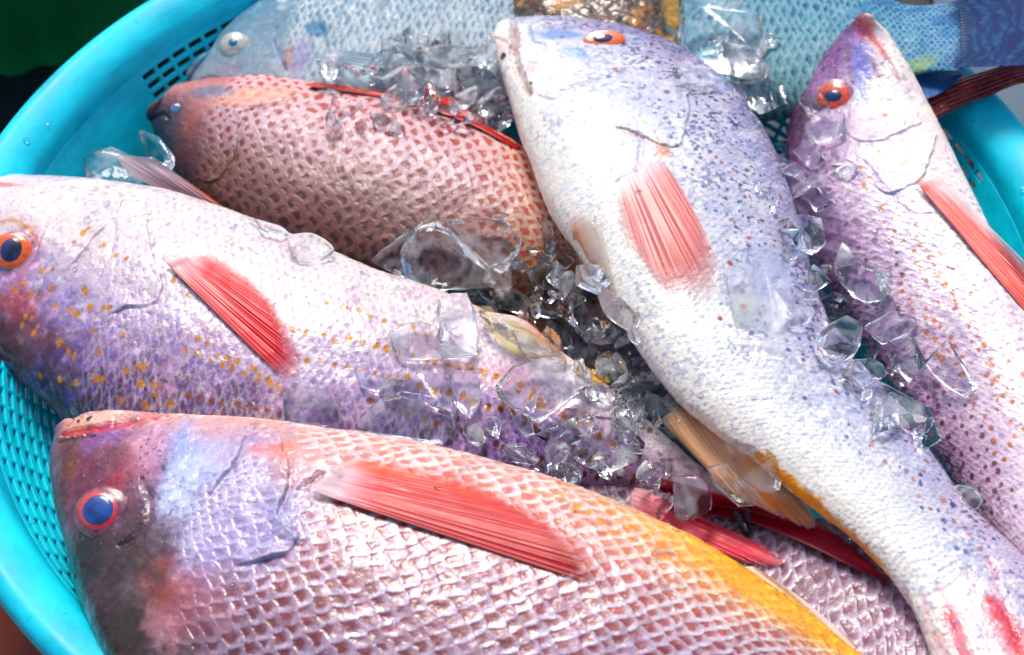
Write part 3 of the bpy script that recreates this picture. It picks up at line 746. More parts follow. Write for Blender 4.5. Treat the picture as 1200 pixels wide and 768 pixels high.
# ================= right hand fish
r5 = newfish('5', 'snapper_fish', 'pale violet fish at the right edge, snout up, melting ice over its red eye', 'fish', (1080, 250), 0, GR)
T5 = [(1002,23),(984,40),(964,66),(944,98),(927,138),(920,185),(928,240),(948,295),(975,345),(1008,396),(1040,446),(1070,492),(1100,540),(1130,590),(1165,640),(1200,690)]
B5 = [(1024,22),(1040,38),(1062,72),(1084,112),(1105,155),(1128,203),(1152,250),(1178,296),(1205,345),(1228,400),(1246,455),(1260,515),(1270,575),(1276,640),(1284,700),(1296,750)]
def p5(G):
    v = G['v']; s = G['s']; vv = v+.12*fbm(G['P'], 40, 3, 8)
    C = grad(vv, [(-1, '#fdf5f2'), (-.55, '#f6f1f5'), (-.1, '#e2dcee'), (.25, '#c6b4cc'), (.6, '#9a7ea6'), (.85, '#664868'), (1, '#452c48')])
    C = mott(G, C, ['#f4f0fa', '#c2a9d2'], 120, .35, 3)
    C = mixc(C, S('#cdaac4'), sm(s, .45, .8)*.35)
    D = .0003*fbm(G['P'], 70, 4, 5)
    C, D = lay_scales(G, C, D, sm(s-.02*v**2, .30, .34), 12, 13, S('#f3effa'), S('#a184b8'), .0002, e=(.6, .9), cr=(.6, .3), ke=.35, kc=.4, k=.4)
    C = put(G, C, (1012, 32), 12, 14, '#ee7468', .8, 0, .3, .8); C = put(G, C, (1030, 52), 5, 22, '#f3a09c', .6, -.6)
    C = put(G, C, (1008, 72), 16, 32, '#6a70c8', .7, -.2, .4, .7)
    C = put(G, C, (972, 70), 16, 38, '#8d6b9a', .7, .4, .4, .6); C = put(G, C, (938, 140), 20, 34, '#4a2c48', .8, .3, .4, .6)
    C = put(G, C, (1010, 105), 10, 22, '#8aa4e0', .5, 0)
    C, D = line(G, C, D, [(996,40),(993,62),(995,80),(999,96)], 3, '#93724e', .8, 0, .8)
    C, D = line(G, C, D, [(1020,62),(1026,78),(1032,96),(1034,112)], 2, '#b8946c', .6, 0, 1)
    C, D = line(G, C, D, [(1005,24),(1018,42),(1036,66),(1056,96)], 2, '#d98a92', .6, .0009)
    C, D = line(G, C, D, [(1012,188),(1040,222),(1068,250),(1100,250)], 1.4, '#b8a6d6', .5, .0005)
    ds = [(1060,194,5),(1064,190,4),(1046,170,4),(1030,176,4),(1010,196,4),(1022,188,3),(1014,216,4),(1034,244,4),(1020,208,3),(1036,135,4),(1034,118,3)]
    C = dots(G, ds, S('#c9862a'), C, k=.8)
    cd = S('#b0702a'); cv = S('#6a3a3a')
    for a, b, n, c in [((1034,245),(1060,330),8,cv),((1044,260),(1100,350),9,cd),((1068,262),(1130,370),9,cd),((1085,300),(1160,420),11,cd),((1050,330),(1110,420),9,cd),
                       ((1075,350),(1130,420),7,cd),((1140,400),(1190,520),10,cd),((1110,400),(1175,540),12,cd),((1120,450),(1190,590),12,cv),((1100,450),(1170,585),12,cv),
                       ((1090,470),(1160,600),11,cv),((1165,430),(1200,500),6,cd),((1080,290),(1180,460),12,cd),((1105,300),(1195,440),10,cd),((1010,290),(1090,440),12,cv)]:
        C = dots(G, row(a, b, n, 3.1, 2.5), c, C, k=.85)
    C, D = gill(G, C, D, [(1080,146),(1052,158),(1026,168),(996,160),(1000,125),(1060,105)], .0012)
    C, D = gill(G, C, D, [(1098,160),(1090,190),(1080,210),(1060,222),(1036,226),(1008,192),(1000,150),(1060,140)], .0014)
    C = mixc(C, S('#3c2450'), sm(vnoise(G['P'], 330, 91), .35, .6)*sm(vv, -.1, .5)*.6)
    return skin(G, C, D, .9, '#6a4a80')
G5 = body('body', r5, FM, T5, B5, [.034, -.008, -.018, -.02, -.02], [.038, .014, .014, .018, .02], .36, p5, ns=900, nt=360, cap0=8, tint=(1.1, 1.03, .92))
eye(r5, G5, (977, 115), (25, 24), .2, (E_rim, E_red, E_pu), (.42, .34), .78, .3)
def c5p(U, W, R):
    C = mixc(np.broadcast_to(S('#f0645c'), U.shape+(3,)), S('#f6b0a6'), .3+.2*R); C = mixc(C, S('#fbeeee'), sm(U, .45, .95)*.85)
    C = mixc(C, S('#f5e6ea'), (1-sm(W, .0, .25))*.7*sm(U, .1, .4)); return mixc(C, S('#8a1c14'), (1-sm(U, .0, .07))*.9*(1-sm(W, .3, .7)))
fin('pectoral_fin', r5, FINM, [(1072,212),(1082,208),(1100,206)], [(1204,368),(1218,350),(1212,318)], c5p, 26, nu=110, nw=140, lift=(.0008, .0016), ray=.0001,
    alphaf=lambda U, W, R: .97-.3*sm(U, .6, 1))

# ================= central fish
r4 = newfish('4', 'snapper_fish', 'large white and blue fish down the middle with orange eye and dark speckles', 'fish', (820, 350), .01, GR)
T4 = [(580,34),(574,52),(586,84),(597,122),(612,172),(636,228),(665,282),(700,332),(733,384),(764,430),(798,472),(838,508),(880,536),(920,568),(960,600),(1000,632),(1034,667),(1064,708),(1084,750),(1100,795),(1112,840)]
B4 = [(612,25),(652,26),(704,33),(762,49),(820,80),(868,120),(904,170),(928,228),(945,290),(962,350),(985,404),(1015,444),(1050,484),(1084,522),(1112,560),(1140,597),(1168,625),(1194,648),(1220,674),(1250,708),(1280,745)]
def p4(G):
    v = G['v']; s = G['s']; vv = v+.12*fbm(G['P'], 40, 3, 8)
    C = grad(vv, [(-1, '#4c3458'), (-.85, '#6a5888'), (-.5, '#a8a2c4'), (-.1, '#d4d6e6'), (.4, '#ecf0f4'), (1, '#faf6f2')])
    C = mixc(C, S('#a9bce4'), sm(fbm(G['P'], 34, 4, 12), 0, .6)*.35*sm(-v, -.5, .3))
    C = mott(G, C, ['#f6f8fc', '#b9c2e6'], 130, .35, 3)
    C = mixc(C, S('#d9c2d8'), sm(s, .72, .95)*.5*sm(-v, -.3, .6))
    D = .0003*fbm(G['P'], 70, 4, 5)
    C, D = lay_scales(G, C, D, sm(s-.02*v**2, .3, .34), 9.5, 16, S('#f8fbff'), S('#a9b2d8'), .00016, e=(.6, .9), cr=(.6, .3), ke=.3, kc=.3, k=.4)
    # yellow belly line near the tail
    C = mixc(C, S('#f0a818'), near_line(G, [(886,534),(915,560),(950,590),(985,622),(1015,650),(1040,684)], 13, .5, 5)*.85)
    C = mixc(C, S('#b8860e'), near_line(G, [(898,528),(912,552)], 7, .5, 5)*.7)
    # mouth and head
    C = put(G, C, (655, 40), 34, 13, '#5f86cc', .7, .25, .35, .5); C = put(G, C, (672, 62), 22, 9, '#6a9ad8', .5, .5)
    C = put(G, C, (690, 34), 60, 6, '#8d7aac', .6, .12)
    C = put(G, C, (608, 50), 8, 26, '#f4e6f0', .8, 0, .2, .4); C = put(G, C, (588, 55), 14, 40, '#f1dfe2', .7, .15)
    C = put(G, C, (622, 78), 10, 9, '#e3b4d2', .5); C = put(G, C, (632, 62), 30, 22, '#f3f3fa', .5)
    C, D = line(G, C, D, [(600,22),(603,42),(601,60),(607,84),(622,112)], 3.6, '#7a3c34', .9, .0036)
    C, D = line(G, C, D, [(578,44),(592,48),(600,58)], 2, '#c9a8a4', .6, .0008)
    C, D = line(G, C, D, [(620,28),(624,46),(640,52)], 1.6, '#5a78bc', .6, .0008)
    C, D = line(G, C, D, [(656,106),(676,98),(700,90),(722,84),(745,76)], 2.4, '#6a5f8c', .75, .0008)
    C, D = line(G, C, D, [(630,112),(650,116),(664,108)], 1.6, '#a9a4c8', .6, .0006)
    C, D = line(G, C, D, [(722,148),(748,157),(770,167),(786,174)], 2.2, '#c0805c', .7, .0003)
    C, D = line(G, C, D, [(748,154),(752,180),(742,205),(724,210)], 2.4, '#8a7fb0', .6, .001)
    C = put(G, C, (775, 180), 9, 9, '#e88c54', .6, 0, .8)
    C = dots(G, [(588.5,66,5.5),(621,98,2.6)], S('#1c1a14'), C, k=1)
    C = put(G, C, (800, 64), 22, 6, '#6d5a6c', .6, .4)
    g = np.random.default_rng(11); sp = []
    poly = []
    for i in range(520):
        ss = g.uniform(.10, .97); vvv = g.uniform(-.95, .35)
        poly.append((ss, vvv))
    PTs = G['P'][:, 8:G['nt']-8]; ns = G['ns']; vcol = G['v'][0, 8:G['nt']-8]
    for (a, b) in poly:
        i = int(a*(ns-1)); j = int(np.argmin(np.abs(vcol-b)))
        dens = sm(np.array(-b), -.3, .2)*(.55+.45*(a < .75))
        if a < .3: dens = dens*.9+.1*(b < .3)
        if g.uniform() > dens: continue
        q = project(PTs[i, j]); sp.append((q[0], q[1], g.uniform(1.6, 3.6)*(1.25 if a < .3 else 1)))
    h = len(sp)//2
    C = dots(G, sp[:h], S('#3c5a9c'), C, k=.8); C = dots(G, sp[h:int(len(sp)*.8)], S('#4a3a62'), C, k=.75); C = dots(G, sp[int(len(sp)*.8):], S('#9a5a48'), C, k=.8)
    C = dots(G, row((1000,450),(1180,620),22,3.2,5), S('#8e5244'), C, k=.7); C = dots(G, row((930,300),(985,420),14,3.4,4), S('#7c3c34'), C, k=.8)
    C = dots(G, row((1030,520),(1150,640),12,3,4), S('#b06a50'), C, k=.6)
    C = dots(G, [(872,341,4),(873,356,4),(845,374,3),(855,308,4)], S('#a8502c'), C)
    # wrinkles and blood streaks at the tail root
    for k, (a, b) in enumerate([((1058,690),(1085,760)), ((1100,680),(1130,775)), ((1135,665),(1165,770)), ((1080,700),(1108,775)), ((1160,655),(1190,745))]):
        C, D = line(G, C, D, [a, ((a[0]+b[0])/2-3, (a[1]+b[1])/2), b], 4, ['#e8a0ae', '#e27a90', '#f0c0c8'][k % 3], .5, .0006)
    for _ in range(2): C, D = line(G, C, D, [(1160,700),(1178,732),(1202,775)], 9, '#cf1c34', 1, .0003)
    C, D = line(G, C, D, [(1108,712),(1122,745),(1138,790)], 8, '#e05068', .9, .0003)
    D = D + .00018*np.sin(G['X']/PX*.9+fbm(G['P'], 80, 3, 4)*5)*sm(s, .80, .84)*(1-sm(s, .90, .93))*sm(v, -.6, 0)*.5
    C, D = gill(G, C, D, [(762,66),(745,77),(722,86),(700,92),(676,100),(654,110),(634,114),(630,80),(690,62)], .0012)
    C, D = gill(G, C, D, [(806,80),(806,130),(794,172),(770,166),(748,156),(722,148),(690,144),(650,128),(700,80)], .0018)
    n_ = vnoise(G['P'], 620, 92)+.35*vnoise(G['P'], 1000, 93)+.5*fbm(G['P'], 60, 3, 94)
    C = mixc(C, S('#2c3c7c'), sm(n_, .3, .8)*sm(-vv, -.35, .25)*(1-.6*sm(s, .3, .6))*.8)
    C = mixc(C, S('#4a2c50'), sm(n_, .45, .9)*sm(-vv, .1, .5)*.7)
    return skin(G, C, D, .9, '#6474b0')
G4 = body('body', r4, FM, T4, B4, [.004, .012, .012, .012], [-.002, .002, .004, .012], .40, p4, ns=1000, nt=400, cap0=7, tint=(1.08, 1.02, .9))
eye(r4, G4, (708, 47.5), (26, 14), -.02, (mat_plain('eye_rim_lilac', S('#d9c4cf'), .3, coat=.6), E_or, E_pu), (.46, .46), .93, .22, poff=(-.05, 0))
def c4p(U, W, R):
    C = mixc(np.broadcast_to(S('#ea8480'), U.shape+(3,)), S('#f2a8a2'), .25+.04*R); C = mixc(C, S('#f4ecf4'), (1-sm(W, .05, .35))*.9)
    return mixc(C, S('#e8574c'), sm(W, .6, 1)*.4)
fin('pectoral_fin', r4, FINM, [(714,212),(730,178),(758,166),(778,186)], [(738,318),(785,356),(834,356),(846,318),(820,250)], c4p, 30, nu=120, nw=120, lift=(.0006, .0012), ray=.00006,
    alphaf=lambda U, W, R: np.clip(.92*sm(W, .02, .3)*(1-sm(np.abs(U-.5), .2, .5)*.9)*.8-.7*sm(W, .55, 1), 0, 1))
def c4v(U, W, R):
    C = mixc(np.broadcast_to(S('#e6d6cc'), U.shape+(3,)), S('#f0a078'), sm(1-U, .4, .95)*.8); return mixc(C, S('#c9b8a0'), .3*(.5-.5*R))
fin('pelvic_fin', r4, FINM, [(664,248),(680,240),(700,245)], [(698,384),(714,388),(728,368)], c4v, 14, nu=70, nw=100, lift=(.0005, .001), ray=.00015, alphaf=lambda U, W, R: (.75-.5*sm(U, .3, 1))*sm(W, 0, .3)*(1-.5*sm(W, .7, 1)))
def c4a(U, W, R):
    C = mixc(np.broadcast_to(S('#ffb078'), U.shape+(3,)), S('#fff0dc'), .4+.4*R); C = mixc(C, S('#f2a61a'), near01(U, .75, .25)*near01(W, .3, .22))
    C = mixc(C, S('#f08c1c'), near01(U, .5, .3)*near01(W, .85, .2)*.8); return mixc(C, S('#f6efe6'), sm(W, .93, 1)*.8)
def near01(x, c, w): return np.exp(-((x-c)/w)**2*1.5)
fin('anal_fin', r4, FINM, [(772,492),(800,474),(842,498),(884,530)], [(858,582),(902,602),(958,622),(950,592)], c4a, 22, nu=110, nw=120, lift=(0, 0), z=[.006, -.006], thick=.0009, wave=.0022, ray=.0002,
    alphaf=lambda U, W, R: np.clip((.76-.55*(1-sm(W, 0, .4))-.12*(.5-.5*R))*sm(U, 0, .1)*(1-.8*sm(W, .9, 1))+.06, 0, 1), ragged=.05)
def c4d(U, W, R):
    C = mixc(np.broadcast_to(S('#9a7cae'), U.shape+(3,)), S('#d0b8d6'), .4+.4*R); return mixc(C, S('#6e4a5a'), .5*near01(U, .5, .4)*(.5-.5*R))
fin('dorsal_fin', r4, FINM, [(908,178),(922,215),(940,270),(955,325),(968,370)], [(968,212),(1002,250),(1018,300),(1010,350),(996,392)], c4d, 9, nu=140, nw=70, lift=(.0005, .002), ray=.0005,
    alphaf=lambda U, W, R: np.clip(.35+.3*R-.2*W, .05, .8), ragged=.3)
def c4e(U, W, R):
    return mixc(mixc(np.broadcast_to(S('#b493c6'), U.shape+(3,)), S('#d9c4e4'), .3+.25*R), S('#8d62a2'), near01(W, .5, .3)*.5)
def c4t(U, W, R):
    C = mixc(np.broadcast_to(S('#e9dbe2'), U.shape+(3,)), S('#e69aa8'), .5*(.5-.5*R)+.2); return mixc(C, S('#cf2238'), near01(U, .62, .09)+.5*near01(U, .25, .1))
fin('tail_fin', r4, FINM, [(1106,825),(1160,815),(1225,780),(1274,738)], [(1120,930),(1190,940),(1280,900),(1350,820)], c4t, 16, z=[.014, .02], ray=.0005)

# fins of the fish under the pile
def c9d(U, W, R):
    C = mixc(np.broadcast_to(S('#a8203c'), U.shape+(3,)), S('#c9526a'), .2+.25*R); return mixc(C, S('#7a1830'), sm(W, .4, 1)*.5)
fin('dorsal_fin', r9, FINM, [(775,560),(823,573),(862,583),(900,592),(960,614),(1010,650),(1040,681)], [(772,574),(823,602),(850,606),(878,612),(929,632),(987,659),(1040,684)], c9d, 34, nu=200, nw=50, lift=(.003, .005), thick=.0012, trees=[G9['tree']], ray=.0002)
def c9p(U, W, R):
    return mixc(mixc(np.broadcast_to(S('#dc2c4a'), U.shape+(3,)), S('#f08a94'), .25+.3*R), S('#f0b8bc'), (1-sm(W, 0, .3))*.6)
fin('pectoral_fin', r9, FINM, [(742,598),(736,584),(744,570)], [(878,662),(920,662),(900,642)], c9p, 7, nu=60, nw=120, lift=(.001, .003), ray=.0005, trees=[G9['tree']], alphaf=lambda U, W, R: .9-.5*sm(W, .8, 1))

# ================= front fish
r1 = newfish('1', 'snapper_fish', 'big pink silver fish in front with a blue pupil, red chest fin and yellow flank', 'fish', (500, 640), .02, GR)
T1 = [(86,492),(104,484),(140,482),(190,486),(250,492),(320,499),(400,508),(480,521),(560,540),(640,561),(715,586),(790,620),(855,656),(910,693),(965,733),(1010,769),(1055,806),(1095,842),(1125,868)]
B1 = [(66,512),(60,545),(66,590),(80,645),(98,705),(122,768),(165,838),(235,900),(330,950),(440,980),(550,990),(660,988),(760,978),(850,962),(925,948),(985,938),(1035,930),(1070,922),(1095,915)]
def p1(G):
    v = G['v']; s = G['s']; P = G['P']; vv = v+.08*fbm(P, 40, 3, 8)
    C = grad(vv, [(-1, '#4a3038'), (-.5, '#6f4f60'), (-.1, '#94686e'), (.2, '#b2868c'), (.5, '#cca09e'), (.72, '#dfb8b6'), (.88, '#f0cfc6'), (1, '#fbece8')])
    C = mott(G, C, ['#d9c6e2', '#a8808e'], 110, .35, 3)
    D = .0004*fbm(P, 60, 4, 5)
    m = sm(s-.02*v**2+.012*fbm(P, 40, 2, 2), .285, .315)
    tl = sm(s, .52, .8)
    edge = mixc(grad(v, [(-1, '#7a6480'), (0, '#d2c6dc'), (.4, '#eee6ee'), (.8, '#fbf0ec'), (1, '#fff4ee')]), S('#f6cf90'), tl*sm(v, .2, .7)*.75)
    core = mixc(grad(v, [(-1, '#3a2024'), (0, '#84444a'), (.3, '#ac5c58'), (.55, '#cc7c74'), (.75, '#e4a098'), (.9, '#ecc4bc'), (1, '#f6e2dc')]), S('#f4ac20'), sm(s, .5, .75)*sm(v, .25, .7)*.85)
    C, D = lay_scales(G, C, D, m, 23, 24, edge, core, .00034, e=(.48, .72), cr=(.66, .44), ke=.95, kc=.7, r=1.0, k=.35, var=.45, sharp=2, pw=1.5, rb=1.3, shear=.22, lop=.3)
    # yellow flank near the tail
    yl = sm(s+.15*(v-1), .54, .72)*sm(v, .35, .7)*(1-.75*sm(v, .92, 1))
    C = mixc(C, S('#f6be1a'), yl*np.clip(.65+.5*fbm(P, 60, 4, 22), 0, 1))
    # cheek and gill cover with their own fine scales
    ck = near_patch(G, (268, 590), 82, 78, .2, .2, 3, .35)
    C = mixc(C, S('#b4b8e6'), ck*.65)
    C, D = lay_scales(G, C, D, near_patch(G, (285, 605), 66, 60, .3, .2, 5, .4)*(1-m), 15, 30, S('#e2dff2'), S('#94708e'), .0004, e=(.5, .85), k=.2, ke=.7, kc=.6)
    C = mixc(C, S('#a8bcee'), near_patch(G, (205, 545), 40, 42, 0, .4, 6, .6)*.8)
    C = mixc(C, S('#dfe6fa'), near_patch(G, (222, 560), 26, 40, .6, .6, 7, .6)*.5)
    C = put(G, C, (108, 545), 44, 42, '#70344e', .85, 0, .35, .6, 8); C = put(G, C, (140, 565), 34, 16, '#9c2f48', .6, -.5, .4, .6, 9)
    C = put(G, C, (125, 512), 40, 14, '#9a78b8', .6, 0, .5, .6, 10); C = put(G, C, (75, 560), 14, 40, '#5a2c2a', .8, 0, .3, .5, 11)
    C = put(G, C, (86, 548), 8, 14, '#8a5a38', .5, 0, .6); C = put(G, C, (165, 580), 18, 44, '#6a4258', .7, .35, .4, .6, 12)
    C = put(G, C, (175, 530), 22, 30, '#d7a6bc', .6, 0, .4, .6, 13)
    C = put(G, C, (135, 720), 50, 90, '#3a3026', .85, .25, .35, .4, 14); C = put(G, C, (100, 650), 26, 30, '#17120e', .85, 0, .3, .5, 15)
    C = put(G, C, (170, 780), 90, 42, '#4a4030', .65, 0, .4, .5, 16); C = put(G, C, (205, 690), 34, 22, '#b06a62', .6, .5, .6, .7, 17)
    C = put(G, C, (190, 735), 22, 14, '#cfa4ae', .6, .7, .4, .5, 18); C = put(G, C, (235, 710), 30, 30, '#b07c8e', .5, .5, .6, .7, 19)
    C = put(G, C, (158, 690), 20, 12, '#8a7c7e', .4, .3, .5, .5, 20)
    C = put(G, C, (335, 545), 14, 26, '#b8917e', .5, 0, .4); C = put(G, C, (338, 530), 40, 10, '#ef9484', .6, .2, .6, .6, 21)
    C = put(G, C, (362, 545), 36, 30, '#e9c6cc', .5)
    # jaws
    C = put(G, C, (118, 489), 38, 8, '#ecc9bc', .9, -.03, .2, .4); C = put(G, C, (88, 499), 16, 9, '#e8b8a4', .7, .4, .3)
    C, D = line(G, C, D, [(72,510),(92,505),(118,501),(146,496),(172,490),(196,488)], 3.6, '#c92a3c', .95, .0012, .3)
    C, D = line(G, C, D, [(64,520),(78,516),(96,512),(112,511)], 2.2, '#2f1a22', .7, .0010)
    C, D = line(G, C, D, [(78,500),(90,490),(108,486)], 2.0, '#a8543c', .5, .0006)
    C = dots(G, [(103.5, 490.5, 4), (92, 494, 2.6)], S('#1a1210'), C, k=1)
    C, D = gill(G, C, D, [(290,512),(284,527),(275,545),(258,566),(240,590),(222,616),(205,640),(180,640),(190,590),(220,520)], .0022, 20)
    C, D = gill(G, C, D, [(330,515),(336,538),(340,560),(331,584),(327,606),(350,634),(338,648),(300,658),(266,670),(236,686),(205,702),(170,680),(220,600),(260,520)], .0026, 24)
    C, D = line(G, C, D, [(318,606),(334,616),(350,636)], 4, '#c8cdf0', .7, -.0008)
    C, D = line(G, C, D, [(166,560),(176,590),(168,622),(140,640)], 3.5, '#4d3444', .6, .0012)
    C, D = line(G, C, D, [(350,572),(364,566),(378,554)], 3, '#5c3844', .7, .0016)
    g = np.random.default_rng(5)
    C = dots(G, [(g.uniform(90, 210), g.uniform(515, 600), g.uniform(1.2, 2.6)) for _ in range(60)], S('#3c3a66'), C, k=.6)
    C = dots(G, [(g.uniform(90, 230), g.uniform(510, 640), g.uniform(.5, 1.1)) for _ in range(60)], S('#e6d4e4'), C, k=.5)
    C = dots(G, row((640,560),(830,655),14,5,3)+row((660,585),(860,690),14,5,4)+row((610,570),(700,600),6,4.5,3), S('#f4a04a'), C, k=.6)
    return skin(G, C, D, .8, '#6a3a58')
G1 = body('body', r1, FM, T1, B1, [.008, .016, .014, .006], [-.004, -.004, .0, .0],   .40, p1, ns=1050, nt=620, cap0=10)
eye(r1, G1, (122.5, 601), (36, 31), .22, (mat_plain('eye_rim_wine', S('#a84a66'), .25, coat=.8, noise=(300, S('#5e2a48'), .4, .62)), mat_plain('iris_coral', S('#e8281c'), .2, coat=1, noise=(200, S('#d8505c'), .45, .6)), mat_plain('pupil_bright_blue', S('#1558b4'), .12, coat=1, noise=(180, S('#0a3680'), .4, .65))), (.50, .54), .72, .30, off=(-.12, 0))
def c1p(U, W, R):
    C = mixc(np.broadcast_to(S('#cc1c38'), U.shape+(3,)), S('#e4444a'), .3+.2*R); C = mixc(C, S('#fb7a4e'), sm(U, .35, .85)*.8)
    C = mixc(C, S('#dcd0da'), (1-sm(W, .02, .24))*.85*(1-sm(U, .5, .9))); C = mixc(C, S('#b01838'), (1-sm(U, .0, .3))*.6*sm(W, .15, .4))
    return mixc(C, S('#7a1c10'), (1-sm(U, .0, .03))*.9)
fin('pectoral_fin', r1, FINM, [(359,574),(368,566),(384,552),(402,541),(420,536)], [(716,694),(722,678),(700,640),(640,598),(560,552)], c1p, 40, nu=240, nw=200, lift=(.001, .0014), ray=.00012,
    alphaf=lambda U, W, R: np.clip((.98-.85*sm(U+.2*W, .5, 1.05)-.1*(.5-.5*R)*W)*(1-.9*sm(W+.1*U, .78, 1)), .0, 1), ragged=.04)
def c1v(U, W, R): return mixc(np.broadcast_to(S('#f0e2dc'), U.shape+(3,)), S('#e8a878'), .4*(.5-.5*R))
fin('anal_fin', r1, FINM, [(872,664),(910,692),(950,722),(1000,762)], [(884,664),(924,690),(958,716),(1006,758)], c1v, 16, nu=90, nw=16, z=.012, thick=.001)
# ------------------------------------------------------------------ basket
TQ = mat_plain('turquoise_plastic', S('#00c4de'), .5, spec=.3, coat=.0)
def scuff(m):
    nt = m.node_tree; b = nt.nodes['Principled BSDF']; N = nt.nodes.new; L = nt.links.new
    tc = N('ShaderNodeTexCoord'); mp = N('ShaderNodeMapping'); mp.inputs['Scale'].default_value = (1, 1, 3); L(tc.outputs['Object'], mp.inputs[0])
    n = N('ShaderNodeTexNoise'); n.inputs['Scale'].default_value = 26; n.inputs['Detail'].default_value = 9; n.inputs['Roughness'].default_value = .65; L(mp.outputs[0], n.inputs['Vector'])
    r = N('ShaderNodeValToRGB'); e = r.color_ramp.elements; e[0].position = .36; e[0].color = (*S('#00bcd6'), 1); e[1].position = .6; e[1].color = (*S('#00e0f6'), 1)
    L(n.outputs['Fac'], r.inputs[0])
    n2 = N('ShaderNodeTexNoise'); n2.inputs['Scale'].default_value = 210; n2.inputs['Detail'].default_value = 4; L(tc.outputs['Object'], n2.inputs['Vector'])
    q = N('ShaderNodeMapRange'); q.inputs[1].default_value = .68; q.inputs[2].default_value = .76; q.inputs[3].default_value = 0; q.inputs[4].default_value = .55; L(n2.outputs['Fac'], q.inputs[0])
    mx = N('ShaderNodeMix'); mx.data_type = 'RGBA'; L(q.outputs[0], mx.inputs[0]); L(r.outputs[0], mx.inputs[6]); mx.inputs[7].default_value = (*S('#0a6f7c'), 1); L(mx.outputs[2], b.inputs['Base Color'])
    m2 = N('ShaderNodeMapRange'); m2.inputs[1].default_value = .3; m2.inputs[2].default_value = .7; m2.inputs[3].default_value = .32; m2.inputs[4].default_value = .62; L(n.outputs['Fac'], m2.inputs[0]); L(m2.outputs[0], b.inputs['Roughness'])
    bp = N('ShaderNodeBump'); bp.inputs['Strength'].default_value = .2; bp.inputs['Distance'].default_value = .001; L(n.outputs['Fac'], bp.inputs['Height']); L(bp.outputs[0], b.inputs['Normal'])
scuff(TQ)
basket = thing('plastic_basket', 'round turquoise plastic basket with a smooth rolled rim and lattice wall, holding all the fish', 'basket', (0, 0, -.16))
def revolve(name, prof, n=256, th=.0026):
    prof = catmull(np.array(prof), 60); a = np.linspace(0, 2*math.pi, n, endpoint=False)
    V = np.stack([prof[:, 0][:, None]*np.cos(a), prof[:, 0][:, None]*np.sin(a), np.broadcast_to(prof[:, 1][:, None], (60, n))], -1)
    o = mesh_obj(name, V.reshape(-1, 3), gridF(60, n, True), TQ, basket)
    s = o.modifiers.new('s', 'SOLIDIFY'); s.thickness = th; s.offset = 0
    return o
# rolled outer lip, sloping flange, step, smooth inner band
revolve('rim', [(.292, -.034), (.297, -.018), (.3, -.006), (.2985, .0005), (.2945, .0022), (.290, .0014), (.2835, -.001), (.2785, -.0045), (.2762, -.0085), (.2752, -.0125), (.2742, -.017)])
# lattice wall: bars left between slots, with solid panels
def wall():
    nz, H0, H1 = 22, -.016, -.135
    cols = 140; sub = 5; n = cols*sub
    rows_ = nz*2
    z = np.linspace(H0, H1, rows_+1); r = .2744-.0696*(z-H0)/(H1-H0)
    a = np.linspace(0, 2*math.pi, n, endpoint=False)
    V = np.stack([r[:, None]*np.cos(a), r[:, None]*np.sin(a), np.broadcast_to(z[:, None], (rows_+1, n))], -1)
    F = gridF(rows_+1, n, True).reshape(rows_, n, 4)
    i = np.arange(rows_)[:, None]; j = np.arange(n)[None]
    ad = np.degrees(a)[None]
    hole = (i % 2 == 1) & (j % sub != 0) & (i > 0)
    solid = np.zeros((1, n), bool)
    for c, w in ((160, 16), (60, 5), (7, 9), (-60, 6), (-100, 5), (90, 4)):
        solid |= np.abs((ad-c+180) % 360-180) < w
    hole &= ~solid
    o = mesh_obj('lattice_wall', V.reshape(-1, 3), F[~hole], TQ, basket, smooth=False)
    s = o.modifiers.new('s', 'SOLIDIFY'); s.thickness = .003; s.offset = 0
    b = o.modifiers.new('b', 'BEVEL'); b.width = .0005; b.segments = 2
    return o
wall()
revolve('floor', [(.2045, -.134), (.203, -.139), (.2, -.1405), (.1, -.1405), (.001, -.1405)], 128)

# ------------------------------------------------------------------ surroundings
def sheet(name, x0, x1, y0, y1, z, mat, n=60, amp=.0, kind='structure'):
    X, Y = np.meshgrid(np.linspace(x0, x1, n), np.linspace(y0, y1, n), indexing='ij')
    P = np.stack([X, Y, np.full(X.shape, z)], -1); P[..., 2] += amp*fbm(P, 12, 3, 3)
    return tag(mesh_obj(name, P.reshape(-1, 3), gridF(n, n), mat), kind=kind)
GM = mat_plain('red_brown_floor', S('#7c1c02'), .8, noise=(14, S('#4a1202'), .35, .65), bump=(.3, .004))
sheet('ground', -4, 4, -4, 4, -.165, GM)
SHADE = mat_plain('floor_shade_black', S('#15171c'), .6, noise=(30, S('#23262e'), .4, .6))  # near-black colour that imitates shade on the floor
# dark green plastic tub behind the basket, top left
TG = mat_plain('dark_green_plastic', S('#18a85c'), .35, noise=(9, S('#0c8a44'), .4, .6))
tub = thing('green_tub', 'dark green ribbed plastic tub standing behind the basket, top left corner', 'tub', (-.42, .53, -.16))
def ribbed(name, cx, cy, r0, r1, z0, z1, mat, par, n=400, ribs=44, depth=.004):
    a = np.linspace(0, 2*math.pi, n, endpoint=False); z = np.linspace(z0, z1, 24); r = np.linspace(r0, r1, 24)
    rr = r[:, None]+depth*np.clip(np.cos(a*ribs)[None]*2, -1, 1)*.5
    V = np.stack([cx+rr*np.cos(a), cy+rr*np.sin(a), np.broadcast_to(z[:, None], rr.shape)], -1)
    o = mesh_obj(name, V.reshape(-1, 3), gridF(24, n, True), mat, par); s = o.modifiers.new('s', 'SOLIDIFY'); s.thickness = .004; return o
ribbed('wall', -.42, .53, .22, .265, -.16, -.025, TG, tub)
ribbed('rim', -.42, .53, .268, .275, -.034, -.022, TG, tub, ribs=2, depth=0)
